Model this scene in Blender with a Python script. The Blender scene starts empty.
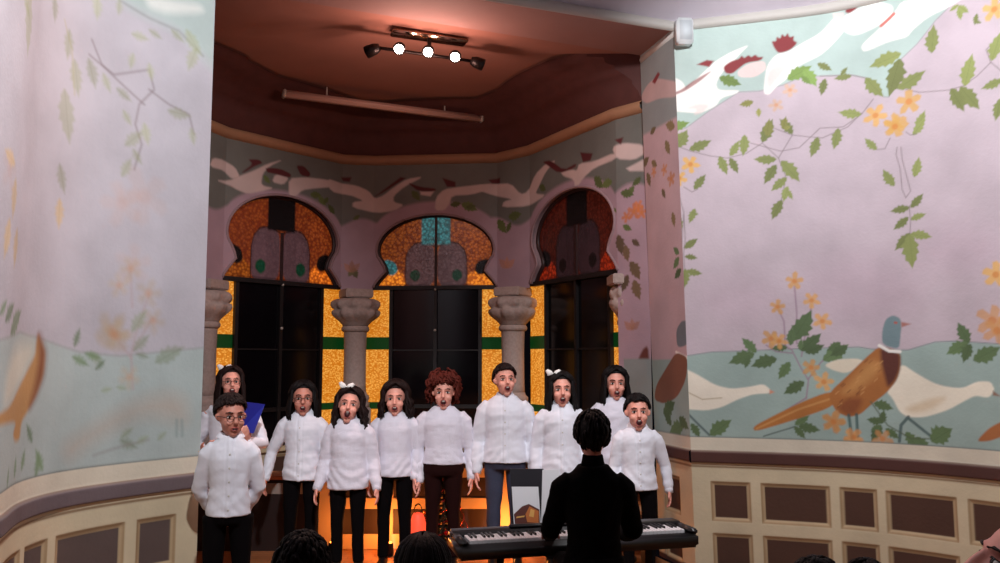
import bpy, bmesh, math, random
import numpy as np
from mathutils import Vector, Matrix, Euler
random.seed(7); RNG = np.random.default_rng(7)
sc = bpy.context.scene
COL = sc.collection
PI = math.pi

# ------------------------------------------------------------------ camera
F, CX, CY, HZ, CAMZ = 830.0, 500.0, 281.5, 360.0, 1.55
PITCH = math.atan((HZ - CY) / F)
cam = bpy.data.cameras.new('camera'); camo = bpy.data.objects.new('camera', cam); COL.objects.link(camo)
cam.sensor_width = 36; cam.lens = F / 1000 * 36; cam.clip_start = 0.05
camo.location = (0, 0, CAMZ); camo.rotation_euler = (PI / 2 + PITCH, 0, 0)
sc.camera = camo
sc.view_settings.view_transform = 'Standard'; sc.view_settings.look = 'None'
sc.view_settings.gamma = 1; sc.view_settings.exposure = 0
sc.view_settings.use_curve_mapping = False

def project(x, y, z):
    z = z - CAMZ
    d = y * math.cos(PITCH) + z * math.sin(PITCH)
    u = -y * math.sin(PITCH) + z * math.cos(PITCH)
    return CX + F * x / d, CY - F * u / d
def ray(px, py):
    a = (px - CX) / F; b = -(py - CY) / F
    return a, math.cos(PITCH) - b * math.sin(PITCH), math.sin(PITCH) + b * math.cos(PITCH)
def at(px, py, Y):
    r = ray(px, py); t = Y / r[1]
    return Vector((r[0] * t, Y, CAMZ + r[2] * t))

# ------------------------------------------------------------------ helpers
def s2l(c):
    c = np.asarray(c, float) / 255.0
    return np.where(c <= 0.04045, c / 12.92, ((c + 0.055) / 1.055) ** 2.4)
def tag(o, label=None, cat=None, group=None, kind=None):
    if label: o['label'] = label
    if cat: o['category'] = cat
    if group: o['group'] = group
    if kind: o['kind'] = kind
    return o
def empty(name, loc=(0, 0, 0), rz=0):
    o = bpy.data.objects.new(name, None); COL.objects.link(o)
    o.location = loc; o.rotation_euler = (0, 0, rz); o.empty_display_size = .1
    return o
MATS = {}
def mat(name, col, rough=.6, metal=0, bump=0, bscale=60, emis=None, estr=0, var=0, sheen=0, spec=None):
    if name in MATS: return MATS[name]
    m = bpy.data.materials.new(name); m.use_nodes = True
    nt = m.node_tree; b = nt.nodes['Principled BSDF']
    c = tuple(s2l(col)) + (1,)
    b.inputs['Base Color'].default_value = c
    b.inputs['Roughness'].default_value = rough; b.inputs['Metallic'].default_value = metal
    if spec is not None: b.inputs['Specular IOR Level'].default_value = spec
    if sheen: b.inputs['Sheen Weight'].default_value = sheen
    if emis is not None:
        b.inputs['Emission Color'].default_value = tuple(s2l(emis)) + (1,)
        b.inputs['Emission Strength'].default_value = estr
    tc = nt.nodes.new('ShaderNodeTexCoord')
    n = nt.nodes.new('ShaderNodeTexNoise'); n.inputs['Scale'].default_value = bscale; n.inputs['Detail'].default_value = 4
    nt.links.new(tc.outputs['Object'], n.inputs['Vector'])
    if bump:
        bp = nt.nodes.new('ShaderNodeBump'); bp.inputs['Strength'].default_value = bump; bp.inputs['Distance'].default_value = .01
        nt.links.new(n.outputs['Fac'], bp.inputs['Height']); nt.links.new(bp.outputs['Normal'], b.inputs['Normal'])
    if var:
        mx = nt.nodes.new('ShaderNodeMix'); mx.data_type = 'RGBA'; mx.blend_type = 'MULTIPLY'
        mx.inputs[0].default_value = 1
        mx.inputs[6].default_value = c
        cr = nt.nodes.new('ShaderNodeValToRGB')
        cr.color_ramp.elements[0].position = .3; cr.color_ramp.elements[1].position = .7
        cr.color_ramp.elements[0].color = (1 - var,) * 3 + (1,); cr.color_ramp.elements[1].color = (1, 1, 1, 1)
        nt.links.new(n.outputs['Fac'], cr.inputs['Fac']); nt.links.new(cr.outputs['Color'], mx.inputs[7])
        nt.links.new(mx.outputs[2], b.inputs['Base Color'])
    MATS[name] = m; return m
def paint_mat(name, rough=.75, emission=False, bump=.15):
    if name in MATS: return MATS[name]
    m = bpy.data.materials.new(name); m.use_nodes = True
    nt = m.node_tree; b = nt.nodes['Principled BSDF']; b.inputs['Roughness'].default_value = rough
    a = nt.nodes.new('ShaderNodeAttribute'); a.attribute_name = 'Pigment'
    tc = nt.nodes.new('ShaderNodeTexCoord')
    n = nt.nodes.new('ShaderNodeTexNoise'); n.inputs['Scale'].default_value = 3.2; n.inputs['Detail'].default_value = 7
    cr = nt.nodes.new('ShaderNodeValToRGB'); cr.color_ramp.elements[0].color = (.84, .84, .84, 1); cr.color_ramp.elements[1].color = (1, 1, 1, 1)
    cr.color_ramp.elements[0].position = .3; cr.color_ramp.elements[1].position = .65
    mx = nt.nodes.new('ShaderNodeMix'); mx.data_type = 'RGBA'; mx.blend_type = 'MULTIPLY'; mx.inputs[0].default_value = 1
    nt.links.new(tc.outputs['Object'], n.inputs['Vector']); nt.links.new(n.outputs['Fac'], cr.inputs['Fac'])
    nt.links.new(a.outputs['Color'], mx.inputs[6]); nt.links.new(cr.outputs['Color'], mx.inputs[7])
    nt.links.new(mx.outputs[2], b.inputs['Base Color'])
    n2 = nt.nodes.new('ShaderNodeTexNoise'); n2.inputs['Scale'].default_value = 45; nt.links.new(tc.outputs['Object'], n2.inputs['Vector'])
    bp = nt.nodes.new('ShaderNodeBump'); bp.inputs['Strength'].default_value = bump; bp.inputs['Distance'].default_value = .01
    nt.links.new(n2.outputs['Fac'], bp.inputs['Height']); nt.links.new(bp.outputs['Normal'], b.inputs['Normal'])
    if emission:
        e = nt.nodes.new('ShaderNodeAttribute'); e.attribute_name = 'Glow'
        v = nt.nodes.new('ShaderNodeTexVoronoi'); v.inputs['Scale'].default_value = 34
        nt.links.new(tc.outputs['Object'], v.inputs['Vector'])
        c2 = nt.nodes.new('ShaderNodeValToRGB'); c2.color_ramp.elements[0].color = (1.0, 1.0, 1.0, 1); c2.color_ramp.elements[1].color = (.25, .2, .2, 1)
        c2.color_ramp.elements[0].position = .1; c2.color_ramp.elements[1].position = .7
        nt.links.new(v.outputs['Distance'], c2.inputs['Fac'])
        m2 = nt.nodes.new('ShaderNodeMix'); m2.data_type = 'RGBA'; m2.blend_type = 'MULTIPLY'; m2.inputs[0].default_value = 1
        nt.links.new(e.outputs['Color'], m2.inputs[6]); nt.links.new(c2.outputs['Color'], m2.inputs[7])
        nt.links.new(m2.outputs[2], b.inputs['Emission Color']); b.inputs['Emission Strength'].default_value = 1.0
    MATS[name] = m; return m

class MB:
    """collects simple shapes into one mesh"""
    def __init__(s): s.v = []; s.f = []; s.mi = []; s.cur = 0
    def add(s, vs, fs, M=None):
        o = len(s.v)
        for p in vs:
            p = Vector(p)
            if M is not None: p = M @ p
            s.v.append(tuple(p))
        for f in fs: s.f.append(tuple(i + o for i in f)); s.mi.append(s.cur)
        return s
    def box(s, c, d, M=None, bev=0):
        x, y, z = d[0] / 2, d[1] / 2, d[2] / 2
        if bev <= 0:
            vs = [(c[0] + a * x, c[1] + b * y, c[2] + e * z) for a in (-1, 1) for b in (-1, 1) for e in (-1, 1)]
            fs = [(0, 1, 3, 2), (4, 6, 7, 5), (0, 4, 5, 1), (2, 3, 7, 6), (0, 2, 6, 4), (1, 5, 7, 3)]
            return s.add(vs, fs, M)
        bm = bmesh.new(); bmesh.ops.create_cube(bm, size=1)
        for v in bm.verts: v.co = Vector((v.co.x * d[0] + c[0], v.co.y * d[1] + c[1], v.co.z * d[2] + c[2]))
        bmesh.ops.bevel(bm, geom=bm.edges[:], offset=bev, segments=2, affect='EDGES')
        bm.verts.index_update()
        s.add([v.co.copy() for v in bm.verts], [[v.index for v in f.verts] for f in bm.faces], M); bm.free(); return s
    def tube(s, pts, rad, n=12, M=None, ref=(1, 0, 0)):
        """rad: list of r or (ru, rv)"""
        pts = [Vector(p) for p in pts]; k = len(pts)
        if not isinstance(rad, (list, tuple)): rad = [rad] * k
        vs = []; fs = []
        for i, p in enumerate(pts):
            t = (pts[min(i + 1, k - 1)] - pts[max(i - 1, 0)]).normalized()
            r = Vector(ref)
            if abs(t.dot(r)) > .93: r = Vector((0, 1, 0)) if abs(t.y) < .9 else Vector((0, 0, 1))
            u = (r - t * r.dot(t)).normalized(); w = t.cross(u)
            a = rad[i]; ru, rv = (a, a) if not isinstance(a, (tuple, list)) else a
            for j in range(n):
                q = 2 * PI * j / n
                vs.append(p + u * (ru * math.cos(q)) + w * (rv * math.sin(q)))
        for i in range(k - 1):
            for j in range(n):
                j2 = (j + 1) % n
                fs.append((i * n + j, i * n + j2, (i + 1) * n + j2, (i + 1) * n + j))
        fs.append(tuple(range(n))[::-1]); fs.append(tuple((k - 1) * n + j for j in range(n)))
        return s.add(vs, fs, M)
    def ell(s, c, r, nu=16, nv=10, M=None):
        if not isinstance(r, (tuple, list)): r = (r, r, r)
        vs = [(c[0], c[1], c[2] + r[2])]; fs = []
        for i in range(1, nv):
            a = PI * i / nv
            for j in range(nu):
                b = 2 * PI * j / nu
                vs.append((c[0] + r[0] * math.sin(a) * math.cos(b), c[1] + r[1] * math.sin(a) * math.sin(b), c[2] + r[2] * math.cos(a)))
        vs.append((c[0], c[1], c[2] - r[2])); L = len(vs) - 1
        for j in range(nu):
            j2 = (j + 1) % nu
            fs.append((0, 1 + j, 1 + j2)); fs.append((L, L - nu + j2, L - nu + j))
            for i in range(nv - 2):
                fs.append((1 + i * nu + j, 1 + (i + 1) * nu + j, 1 + (i + 1) * nu + j2, 1 + i * nu + j2))
        return s.add(vs, fs, M)
    def lathe(s, prof, n=24, c=(0, 0, 0), M=None, wob=None):
        vs = []; fs = []
        for (r, z) in prof:
            for j in range(n):
                a = 2 * PI * j / n; rr = r
                if wob: rr = r * wob(a, z)
                vs.append((c[0] + rr * math.cos(a), c[1] + rr * math.sin(a), c[2] + z))
        for i in range(len(prof) - 1):
            for j in range(n):
                j2 = (j + 1) % n; fs.append((i * n + j, i * n + j2, (i + 1) * n + j2, (i + 1) * n + j))
        fs.append(tuple(range(n))[::-1]); fs.append(tuple((len(prof) - 1) * n + j for j in range(n)))
        return s.add(vs, fs, M)
    def torus(s, c, R, r, M=None, n=20, k=6, axis='y'):
        pts = []
        for i in range(n + 1):
            a = 2 * PI * i / n
            p = (math.cos(a) * R, 0, math.sin(a) * R) if axis == 'y' else (math.cos(a) * R, math.sin(a) * R, 0)
            pts.append(Vector(c) + Vector(p))
        return s.tube(pts, r, k, M)
    def mesh(s, name, mats, smooth=True):
        me = bpy.data.meshes.new(name)
        me.from_pydata(s.v, [], s.f)
        if not isinstance(mats, (list, tuple)): mats = [mats]
        for m in mats: me.materials.append(m)
        if len(mats) > 1: me.polygons.foreach_set('material_index', s.mi)
        if smooth: me.polygons.foreach_set('use_smooth', [True] * len(me.polygons))
        me.update(); return me
    def build(s, name, mats, parent=None, smooth=True, loc=None):
        o = bpy.data.objects.new(name, s.mesh(name, mats, smooth)); COL.objects.link(o)
        if parent is not None: o.parent = parent
        if loc is not None: o.location = loc
        return o
def remeshed(mb, voxel, smooth=2):
    """closed union of the collected shapes as one skin: returns verts, faces arrays"""
    me = mb.mesh('tmp', [mat('white_paint', (230, 230, 230))])
    o = bpy.data.objects.new('tmp', me); COL.objects.link(o)
    r = o.modifiers.new('r', 'REMESH'); r.mode = 'VOXEL'; r.voxel_size = voxel; r.use_smooth_shade = True
    if smooth:
        m = o.modifiers.new('s', 'SMOOTH'); m.factor = .5; m.iterations = smooth
    dg = bpy.context.evaluated_depsgraph_get(); ev = o.evaluated_get(dg)
    m2 = bpy.data.meshes.new_from_object(ev, depsgraph=dg)
    bpy.data.objects.remove(o); bpy.data.meshes.remove(me)
    return m2
def np_noise(P, sc_, seed=0):
    r = np.random.default_rng(seed); out = np.zeros(len(P))
    for k in range(7):
        d = r.normal(size=3); d /= np.linalg.norm(d)
        d2 = r.normal(size=3); d2 /= np.linalg.norm(d2)
        out += np.sin(P @ d * sc_ * (1 + .35 * k) + r.uniform(0, 6) + 1.3 * np.sin(P @ d2 * sc_ * .7 + r.uniform(0, 6))) / (1 + .3 * k)
    return out / 3.5
def displace(me, fn):
    n = len(me.vertices); co = np.empty(n * 3); me.vertices.foreach_get('co', co); co = co.reshape(-1, 3)
    nm = np.empty(n * 3); me.vertex_normals.foreach_get('vector', nm); nm = nm.reshape(-1, 3)
    co = co + nm * fn(co, nm)[:, None]
    me.vertices.foreach_set('co', co.ravel()); me.update()

# ------------------------------------------------------------------ painted walls
class Wall:
    def __init__(s, pb, pt, z0, z1, step):
        pb = np.array(pb, float); pt = np.array(pt, float)
        L = np.r_[0, np.cumsum(np.hypot(*np.diff(pb, axis=0).T))]
        s.pb, s.pt, s.k, s.L = pb, pt, L, L[-1]; s.sm = 1.0; s.ch = 2
        s.ns = int(round(s.L / step)) + 1; s.nz = int(round((z1 - z0) / step)) + 1
        s.s = np.linspace(0, s.L, s.ns); s.z = np.linspace(z0, z1, s.nz); s.z0, s.z1 = z0, z1
        s.S, s.Z = np.meshgrid(s.s, s.z)
        s.C = np.zeros((s.nz, s.ns, 3)); s.D = np.zeros((s.nz, s.ns)); s.G = np.zeros((s.nz, s.ns, 3))
        # coarse table for the inverse map
        gs = np.linspace(0, s.L, 80); gz = np.linspace(z0, z1, 80); s.gs, s.gz = np.meshgrid(gs, gz)
        x, y = s.xy(s.gs, s.gz); s.gp = project(x, y, s.gz)
    def xy(s, S, Z):
        w = (Z - .89) / 3.2
        bx = np.interp(S, s.k, s.pb[:, 0]); by = np.interp(S, s.k, s.pb[:, 1])
        tx = np.interp(S, s.k, s.pt[:, 0]); ty = np.interp(S, s.k, s.pt[:, 1])
        return bx + (tx - bx) * w, by + (ty - by) * w
    def inv(s, px, py):
        i = np.argmin((s.gp[0] - px) ** 2 + (s.gp[1] - py) ** 2)
        a, b = s.gs.flat[i], s.gz.flat[i]
        for _ in range(6):
            def f(a, b):
                x, y = s.xy(np.array(a), np.array(b)); q = project(x, y, b); return np.array([float(q[0]) - px, float(q[1]) - py])
            e = f(a, b); h = 1e-3; h2 = h if a < s.L / 2 else -h
            J = np.array([(f(a + h2, b) - e) / h2, (f(a, b + h) - e) / h]).T
            try: d = np.linalg.solve(J, e)
            except Exception: break
            a -= np.clip(d[0], -.3, .3); b -= np.clip(d[1], -.3, .3)
            a = min(max(a, -.5), s.L + .5)
        return a, b
    def P(s, pts, org=(0, 0), sc_=1): return [s.inv(org[0] + p[0] / sc_, org[1] + p[1] / sc_) for p in pts]
    def blend(s, al, col, sl=(slice(None), slice(None))):
        c = s2l(col); s.C[sl] = s.C[sl] * (1 - al[..., None]) + c * al[..., None]
    def above(s, curve, col, soft=.006, sign=1):
        """curve: list of (s,z); paint above it (sign 1) or below (-1)"""
        c = sorted(curve); zz = np.interp(s.S, [p[0] for p in c], [p[1] for p in c])
        s.blend(np.clip(.5 + sign * (s.Z - zz) / (2 * soft), 0, 1), col)
    def win(s, q, m):
        a0, a1 = q[:, 0].min() - m, q[:, 0].max() + m; b0, b1 = q[:, 1].min() - m, q[:, 1].max() + m
        i0, i1 = np.searchsorted(s.s, [a0, a1]); j0, j1 = np.searchsorted(s.z, [b0, b1])
        return (slice(j0, j1), slice(i0, i1)) if i1 > i0 and j1 > j0 else None
    def poly(s, q, col, soft=.006, op=1, raw=False):
        q = np.array(q, float); soft = soft * s.sm
        if not raw and len(q) >= 5:
            for _ in range(s.ch):
                n_ = np.roll(q, -1, axis=0); q = np.stack([q * .8 + n_ * .2, q * .2 + n_ * .8], 1).reshape(-1, 2)
        sl = s.win(q, soft * 2)
        if sl is None: return
        X, Y = s.S[sl], s.Z[sl]; ins = np.zeros(X.shape, bool); dm = np.full(X.shape, 9.)
        for i in range(len(q)):
            a, b = q[i - 1], q[i]
            if a[1] != b[1]:
                ins ^= ((a[1] > Y) != (b[1] > Y)) & (X < (b[0] - a[0]) * (Y - a[1]) / (b[1] - a[1]) + a[0])
            e = b - a; t = np.clip(((X - a[0]) * e[0] + (Y - a[1]) * e[1]) / (e @ e + 1e-12), 0, 1)
            dm = np.minimum(dm, np.hypot(X - a[0] - t * e[0], Y - a[1] - t * e[1]))
        s.blend(np.clip(.5 + np.where(ins, dm, -dm) / (2 * soft), 0, 1) * op, col, sl)
    def stroke(s, q, w, col, soft=.004, op=1):
        soft = soft * s.sm; q = np.array(q, float); sl = s.win(q, w + soft)
        if sl is None: return
        X, Y = s.S[sl], s.Z[sl]; dm = np.full(X.shape, 9.)
        for i in range(1, len(q)):
            a, b = q[i - 1], q[i]; e = b - a; t = np.clip(((X - a[0]) * e[0] + (Y - a[1]) * e[1]) / (e @ e + 1e-12), 0, 1)
            dm = np.minimum(dm, np.hypot(X - a[0] - t * e[0], Y - a[1] - t * e[1]))
        s.blend(np.clip(.5 + (w / 2 - dm) / (2 * soft), 0, 1) * op, col, sl)
    def leaf(s, a, b, col, wf=.42, op=1, soft=.004):
        a = np.array(a); b = np.array(b); d = b - a; L = np.hypot(*d)
        if L < .01: return
        n = np.array([-d[1], d[0]]) * wf * .5
        pr = [(0, .1), (.12, .55), (.2, .5), (.33, 1), (.4, .72), (.55, .95), (.6, .6), (.75, .62), (.8, .35), (1, 0)]
        k = random.uniform(.85, 1.15)
        up = [a + d * t + n * w * k for t, w in pr]; dn = [a + d * t - n * w / k for t, w in pr[::-1]]
        s.poly(up + dn, col, soft, op, True)
        s.stroke([a, a + d * .85], .003, tuple(np.array(col) * .82), .003, .6 * op)
    def flower(s, c, r, col=(232, 176, 90), cc=(214, 130, 60), op=1, n=5):
        a0 = random.uniform(0, 6); q = []
        for i in range(n * 4):
            a = a0 + 2 * PI * i / (n * 4); rr = r * (.42, .85, 1.0, .85)[i % 4] * random.uniform(.88, 1.08)
            q.append((c[0] + rr * math.cos(a), c[1] + rr * math.sin(a)))
        s.poly(q, col, .006, op, True)
        s.poly([(c[0] + r * .25 * math.cos(a), c[1] + r * .25 * math.sin(a)) for a in np.linspace(0, 6, 8)], cc, .006, .8 * op)
    def build(s, name, material, keep=None, glow=False):
        x, y = s.xy(s.S, s.Z)
        tx, ty = np.gradient(x, axis=1), np.gradient(y, axis=1); l = np.hypot(tx, ty) + 1e-9
        nx, ny = -ty / l * s.nsign, tx / l * s.nsign
        co = np.stack([x + nx * s.D, y + ny * s.D, s.Z], -1).reshape(-1, 3)
        I = np.arange(s.nz * s.ns).reshape(s.nz, s.ns)
        q = np.stack([I[:-1, :-1], I[:-1, 1:], I[1:, 1:], I[1:, :-1]], -1)
        if keep is not None: q = q[keep(.5 * (s.S[:-1, :-1] + s.S[1:, 1:]), .5 * (s.Z[:-1, :-1] + s.Z[1:, 1:]))]
        q = q.reshape(-1, 4)
        C = s.C.reshape(-1, 3); G = s.G.reshape(-1, 3)
        used = np.zeros(len(co), bool); used[q.ravel()] = True; rm = np.cumsum(used) - 1
        co, C, G = co[used], C[used], G[used]; q = rm[q]
        return grid_mesh(name, co, q, C, G if glow else None, material)
def grid_mesh(name, co, q, C, G, material):
    me = bpy.data.meshes.new(name)
    me.vertices.add(len(co)); me.vertices.foreach_set('co', co.ravel().astype(np.float32))
    me.loops.add(q.size); me.loops.foreach_set('vertex_index', q.ravel().astype(np.int32))
    me.polygons.add(len(q)); me.polygons.foreach_set('loop_start', (np.arange(len(q)) * 4).astype(np.int32))
    me.polygons.foreach_set('loop_total', np.full(len(q), 4, np.int32))
    me.update(calc_edges=True); me.validate()
    for nm, A in (('Pigment', C), ('Glow', G)):
        if A is None: continue
        at_ = me.color_attributes.new(nm, 'FLOAT_COLOR', 'POINT')
        at_.data.foreach_set('color', np.c_[A, np.ones(len(A))].ravel().astype(np.float32))
    me.polygons.foreach_set('use_smooth', np.ones(len(me.polygons), bool))
    me.materials.append(material)
    o = bpy.data.objects.new(name, me); COL.objects.link(o); return o

# pigments
LILAC = (202, 187, 196); SKY = (184, 204, 198); TEAL = (164, 186, 180); CREAM = (222, 208, 176)
BAND = (84, 50, 44); PANEL = (84, 56, 44); BEV = (176, 148, 112); STRIP = (226, 218, 198)
OLIVE = (138, 147, 88); DKGREEN = (98, 122, 82); WHITE = (250, 246, 240); PINKW = (240, 214, 210); RED = (140, 52, 56)
GOLD = (228, 178, 96); ORANGE = (218, 140, 66); VINE = (136, 122, 124)

def dado(w, panels, rows=((.41, .64), (.06, .27)), band=BAND, strip=STRIP, ztop=.985, panel=PANEL):
    S, Z = w.S, w.Z
    def bandf(a, b, col, soft=.004): w.blend(np.clip(.5 + (Z - a) / (2 * soft), 0, 1) * np.clip(.5 + (b - Z) / (2 * soft), 0, 1), col)
    bandf(-1, ztop, strip); bandf(-1, .80, CREAM); bandf(.80, .885, band); bandf(.765, .78, (150, 124, 96)); bandf(.885, .892, (120, 96, 82))
    bandf(ztop, ztop + .006, (110, 120, 116))
    w.D += .018 * np.clip((Z - .795) / .01, 0, 1) * np.clip((.89 - Z) / .01, 0, 1)
    bandf(-1, .04, BAND)
    for a, b in panels:
        for z0, z1 in rows:
            m = .028
            o = lambda e: np.clip(.5 + np.minimum(np.minimum(S - a + e, b + e - S), np.minimum(Z - z0 + e, z1 + e - Z)) / .006, 0, 1)
            w.blend(o(m), BEV); w.blend(o(m * .55), (196, 172, 136)); w.blend(o(.0), panel)
            w.D -= .014 * np.clip(np.minimum(np.minimum(S - a + m, b + m - S), np.minimum(Z - z0 + m, z1 + m - Z)) / m, 0, 1)

MURAL = paint_mat('mural_plaster')
# ---- right wall of the main room
RB = [(1.41, 6.22), (1.95, 6.06), (2.43, 5.87), (2.82, 5.58), (3.13, 5.22), (3.4, 4.75), (3.52, 4.3)]
RT = [(1.34, 6.2), (1.89, 6.04), (2.4, 5.86), (2.8, 5.58), (3.11, 5.22), (3.38, 4.75), (3.5, 4.3)]
def densify(p, n=8):
    p = [np.array(q, float) for q in p]; out = []
    for i in range(len(p) - 1):
        a = p[max(i - 1, 0)]; b = p[i]; c = p[i + 1]; d = p[min(i + 2, len(p) - 1)]
        for j in range(n):
            t = j / n
            out.append(.5 * ((2 * b) + (-a + c) * t + (2 * a - 5 * b + 4 * c - d) * t * t + (-a + 3 * b - 3 * c + d) * t ** 3))
    out.append(p[-1]); return [tuple(q) for q in out]
RBd, RTd = densify(RB), densify(RT)
wr = Wall(RBd, RTd, 0, 4.1, .007); wr.nsign = -1
wr.C[:] = s2l(LILAC)
w = wr
skyb = w.P([(672, 132), (686, 128), (709, 111), (739, 92), (760, 91), (783, 85), (799, 78), (820, 76), (850, 75), (866, 78), (884, 97), (889, 97), (898, 62), (917, 44), (935, 21), (951, 5), (960, -12), (990, -30)])
skyb[0] = (-.1, skyb[0][1]); w.above(skyb, SKY, .01)
w.stroke(skyb, .006, (150, 140, 148), .004, .7)
gb = w.P([(675, 357), (686, 356), (712, 352), (744, 351), (790, 349), (859, 347), (871, 349), (908, 350), (935, 342), (955, 341), (1000, 344)])
gb[0] = (-.1, gb[0][1]); gb.append((w.L + .1, gb[-1][1])); w.above(gb, TEAL, .008, -1); w.stroke(gb, .005, (110, 120, 126), .004, .8)
# soft stains in the lower lilac
for c_, r_ in (((740, 300), 40), ((860, 290), 60), ((960, 250), 45)):
    q = w.P([(c_[0] + r_ * math.cos(a), c_[1] + r_ * .6 * math.sin(a)) for a in np.linspace(0, 6, 14)]); w.poly(q, (196, 172, 186), .12, .45)
# birds in the frieze (points in zoom crops of 4.333x)
c1 = lambda pts: w.P(pts, (640, 0), 4.333)
c2 = lambda pts: w.P(pts, (820, 0), 4.333)
w.poly(c1([(60, 380), (110, 345), (150, 335), (185, 355), (200, 385), (180, 410), (140, 420), (60, 430)]), WHITE)
w.poly(c1([(475, 193), (400, 222), (330, 262), (270, 318), (200, 385), (135, 430), (100, 470), (140, 482), (260, 492), (330, 460), (350, 425), (420, 405), (432, 390), (340, 392), (328, 365), (352, 318), (400, 272), (440, 226)]), WHITE)
w.poly(c1([(270, 490), (230, 500), (250, 470), (200, 470), (255, 450), (300, 455)]), PINKW, .01, .6)
w.poly(c1([(245, 280), (290, 260), (320, 264), (300, 290)]), RED)
w.poly(c1([(320, 300), (230, 350), (180, 388), (150, 400), (145, 415), (200, 392), (260, 352)]), RED, .006, .75)
w.poly(c1([(420, 310), (470, 275), (540, 262), (548, 300), (500, 335), (430, 335)]), PINKW)
w.poly(c1([(360, 290), (395, 265), (430, 255), (440, 240), (452, 252), (470, 238), (482, 248), (500, 236), (512, 248), (535, 245), (525, 262), (460, 272), (430, 295), (400, 320), (370, 318)]), RED)
w.poly(c1([(570, 178), (590, 180), (592, 158), (608, 168), (615, 146), (628, 160), (640, 142), (648, 162), (668, 155), (664, 175), (684, 185), (650, 218), (600, 232), (580, 205)]), RED)
cbody = [(640, 225), (590, 235), (552, 280), (540, 340), (535, 405), (560, 412), (590, 375), (640, 340), (660, 300), (720, 270), (790, 235), (860, 165), (910, 100), (850, 70), (830, 90), (780, 145), (700, 188)]
w.poly(c1(cbody), WHITE)
w.poly(c1([(560, 300), (600, 280), (640, 290), (600, 340), (560, 390), (548, 350)]), PINKW, .015, .7)
w.poly(c2([(90, 90), (110, 65), (180, 30), (260, 8), (318, 25), (312, 70), (240, 120), (150, 157), (100, 135)]), WHITE)
w.poly(c2([(130, 95), (200, 60), (280, 30), (290, 60), (220, 105), (150, 125)]), PINKW, .02, .6)
w.poly(c2([(55, 60), (100, 55), (110, 90), (70, 110)]), PINKW)
w.poly(c2([(105, 50), (140, 10), (175, -5), (168, 30), (125, 60)]), RED)
w.poly(c2([(360, -5), (640, -20), (560, 30), (470, 72), (400, 130), (380, 160), (290, 182), (192, 227), (178, 205), (190, 185), (260, 120), (320, 60)]), WHITE)
w.stroke(c2([(265, 112), (295, 85), (320, 60)]), .022, (205, 120, 110))
def vine(w, pts, org, k, wd=.0065, col=VINE): w.stroke(w.P(pts, org, k), wd, col, .004, .8)
def leaves(w, lst, org, k, col=OLIVE, wf=.5, op=1):
    for a, b in lst:
        c = tuple(np.clip(np.array(col) * random.uniform(.86, 1.12), 0, 255))
        p = w.P([a, b], org, k); w.leaf(p[0], p[1], c, wf, op)
def flowers(w, lst, org, k, op=1, col=GOLD):
    for x, y, r in lst:
        c = w.inv(org[0] + x / k, org[1] + y / k); w.flower(c, r / k * .0072, tuple(np.array(col) * random.uniform(.92, 1.05)), op=op)
O3, K = (640, 120), 4.333
vine(w, [(140, 105), (220, 135), (300, 155), (380, 165), (460, 145), (530, 100), (560, 30)], O3, K)
vine(w, [(530, 100), (600, 165), (630, 240), (620, 320), (590, 420)], O3, K)
vine(w, [(600, 165), (660, 65), (580, 35)], O3, K); vine(w, [(660, 65), (720, 72), (790, 78), (830, 60), (900, 30), (960, -30)], O3, K)
vine(w, [(190, 290), (225, 312), (250, 300)], O3, K); vine(w, [(170, 330), (190, 400), (185, 480), (175, 620)], O3, K)
leaves(w, [((215, 128), (310, 88)), ((390, 155), (430, 88)), ((345, 158), (378, 238)), ((390, 165), (425, 232)), ((530, 95), (575, -5)), ((660, 60), (605, -5)), ((590, 170), (492, 170)),
    ((590, 195), (538, 278)), ((612, 178), (692, 268)), ((635, 250), (568, 308)), ((640, 288), (622, 355)), ((635, 300), (662, 345)), ((615, 348), (572, 432)), ((770, 75), (740, 162)), ((235, 300), (285, 235)), ((238, 385), (213, 448)), ((225, 400), (255, 410)), ((190, 555), (247, 515)), ((175, 60), (140, 80)), ((180, 470), (150, 400))], O3, K)
leaves(w, [((160, 118), (205, 42))], O3, K, wf=.7)
flowers(w, [(218, 192, 44), (170, 252, 40)], O3, K, .9)
leaves(w, [((130, 560), (215, 530)), ((345, 335), (440, 368)), ((640, 345), (745, 285)), ((710, 300), (765, 375)), ((700, 330), (740, 365))], (640, 0), K, (130, 158, 84), .55)
leaves(w, [((490, 440), (430, 455)), ((515, 470), (515, 508)), ((550, 590), (560, 515)), ((620, 560), (632, 505)), ((625, 560), (655, 545))], (640, 0), K, (150, 150, 84), .6)
flowers(w, [(590, 455, 32), (650, 390, 34)], (640, 0), K, .6, (232, 186, 140))
O2 = (820, 0)
vine(w, [(0, 330), (60, 328), (140, 325), (210, 340)], O2, K); vine(w, [(230, 430), (180, 495), (100, 550), (0, 555), (-90, 640), (-170, 655), (-300, 620)], O2, K)
vine(w, [(340, 380), (430, 400), (560, 390), (620, 372), (680, 330), (740, 270), (720, 215), (745, 190)], O2, K); vine(w, [(740, 270), (790, 310)], O2, K)
leaves(w, [((350, 232), (212, 292)), ((345, 255), (298, 420)), ((198, 338), (275, 420)), ((336, 384), (458, 305)), ((485, 228), (493, 105)), ((628, 372), (660, 232)), ((608, 378), (692, 474)),
    ((568, 385), (625, 484)), ((790, 345), (698, 385)), ((785, 425), (760, 525)), ((745, 262), (785, 135)), ((178, 495), (78, 486)), ((420, 562), (455, 478)), ((-10, 275), (52, 305)), ((135, 330), (60, 342)), ((22, 342), (5, 415)), ((90, 325), (120, 290)),
    ((600, 20), (560, 50)), ((600, 30), (610, 88)), ((600, 25), (645, 55)), ((680, 60), (670, 110)), ((670, 90), (700, 100))], O2, K)
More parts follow.
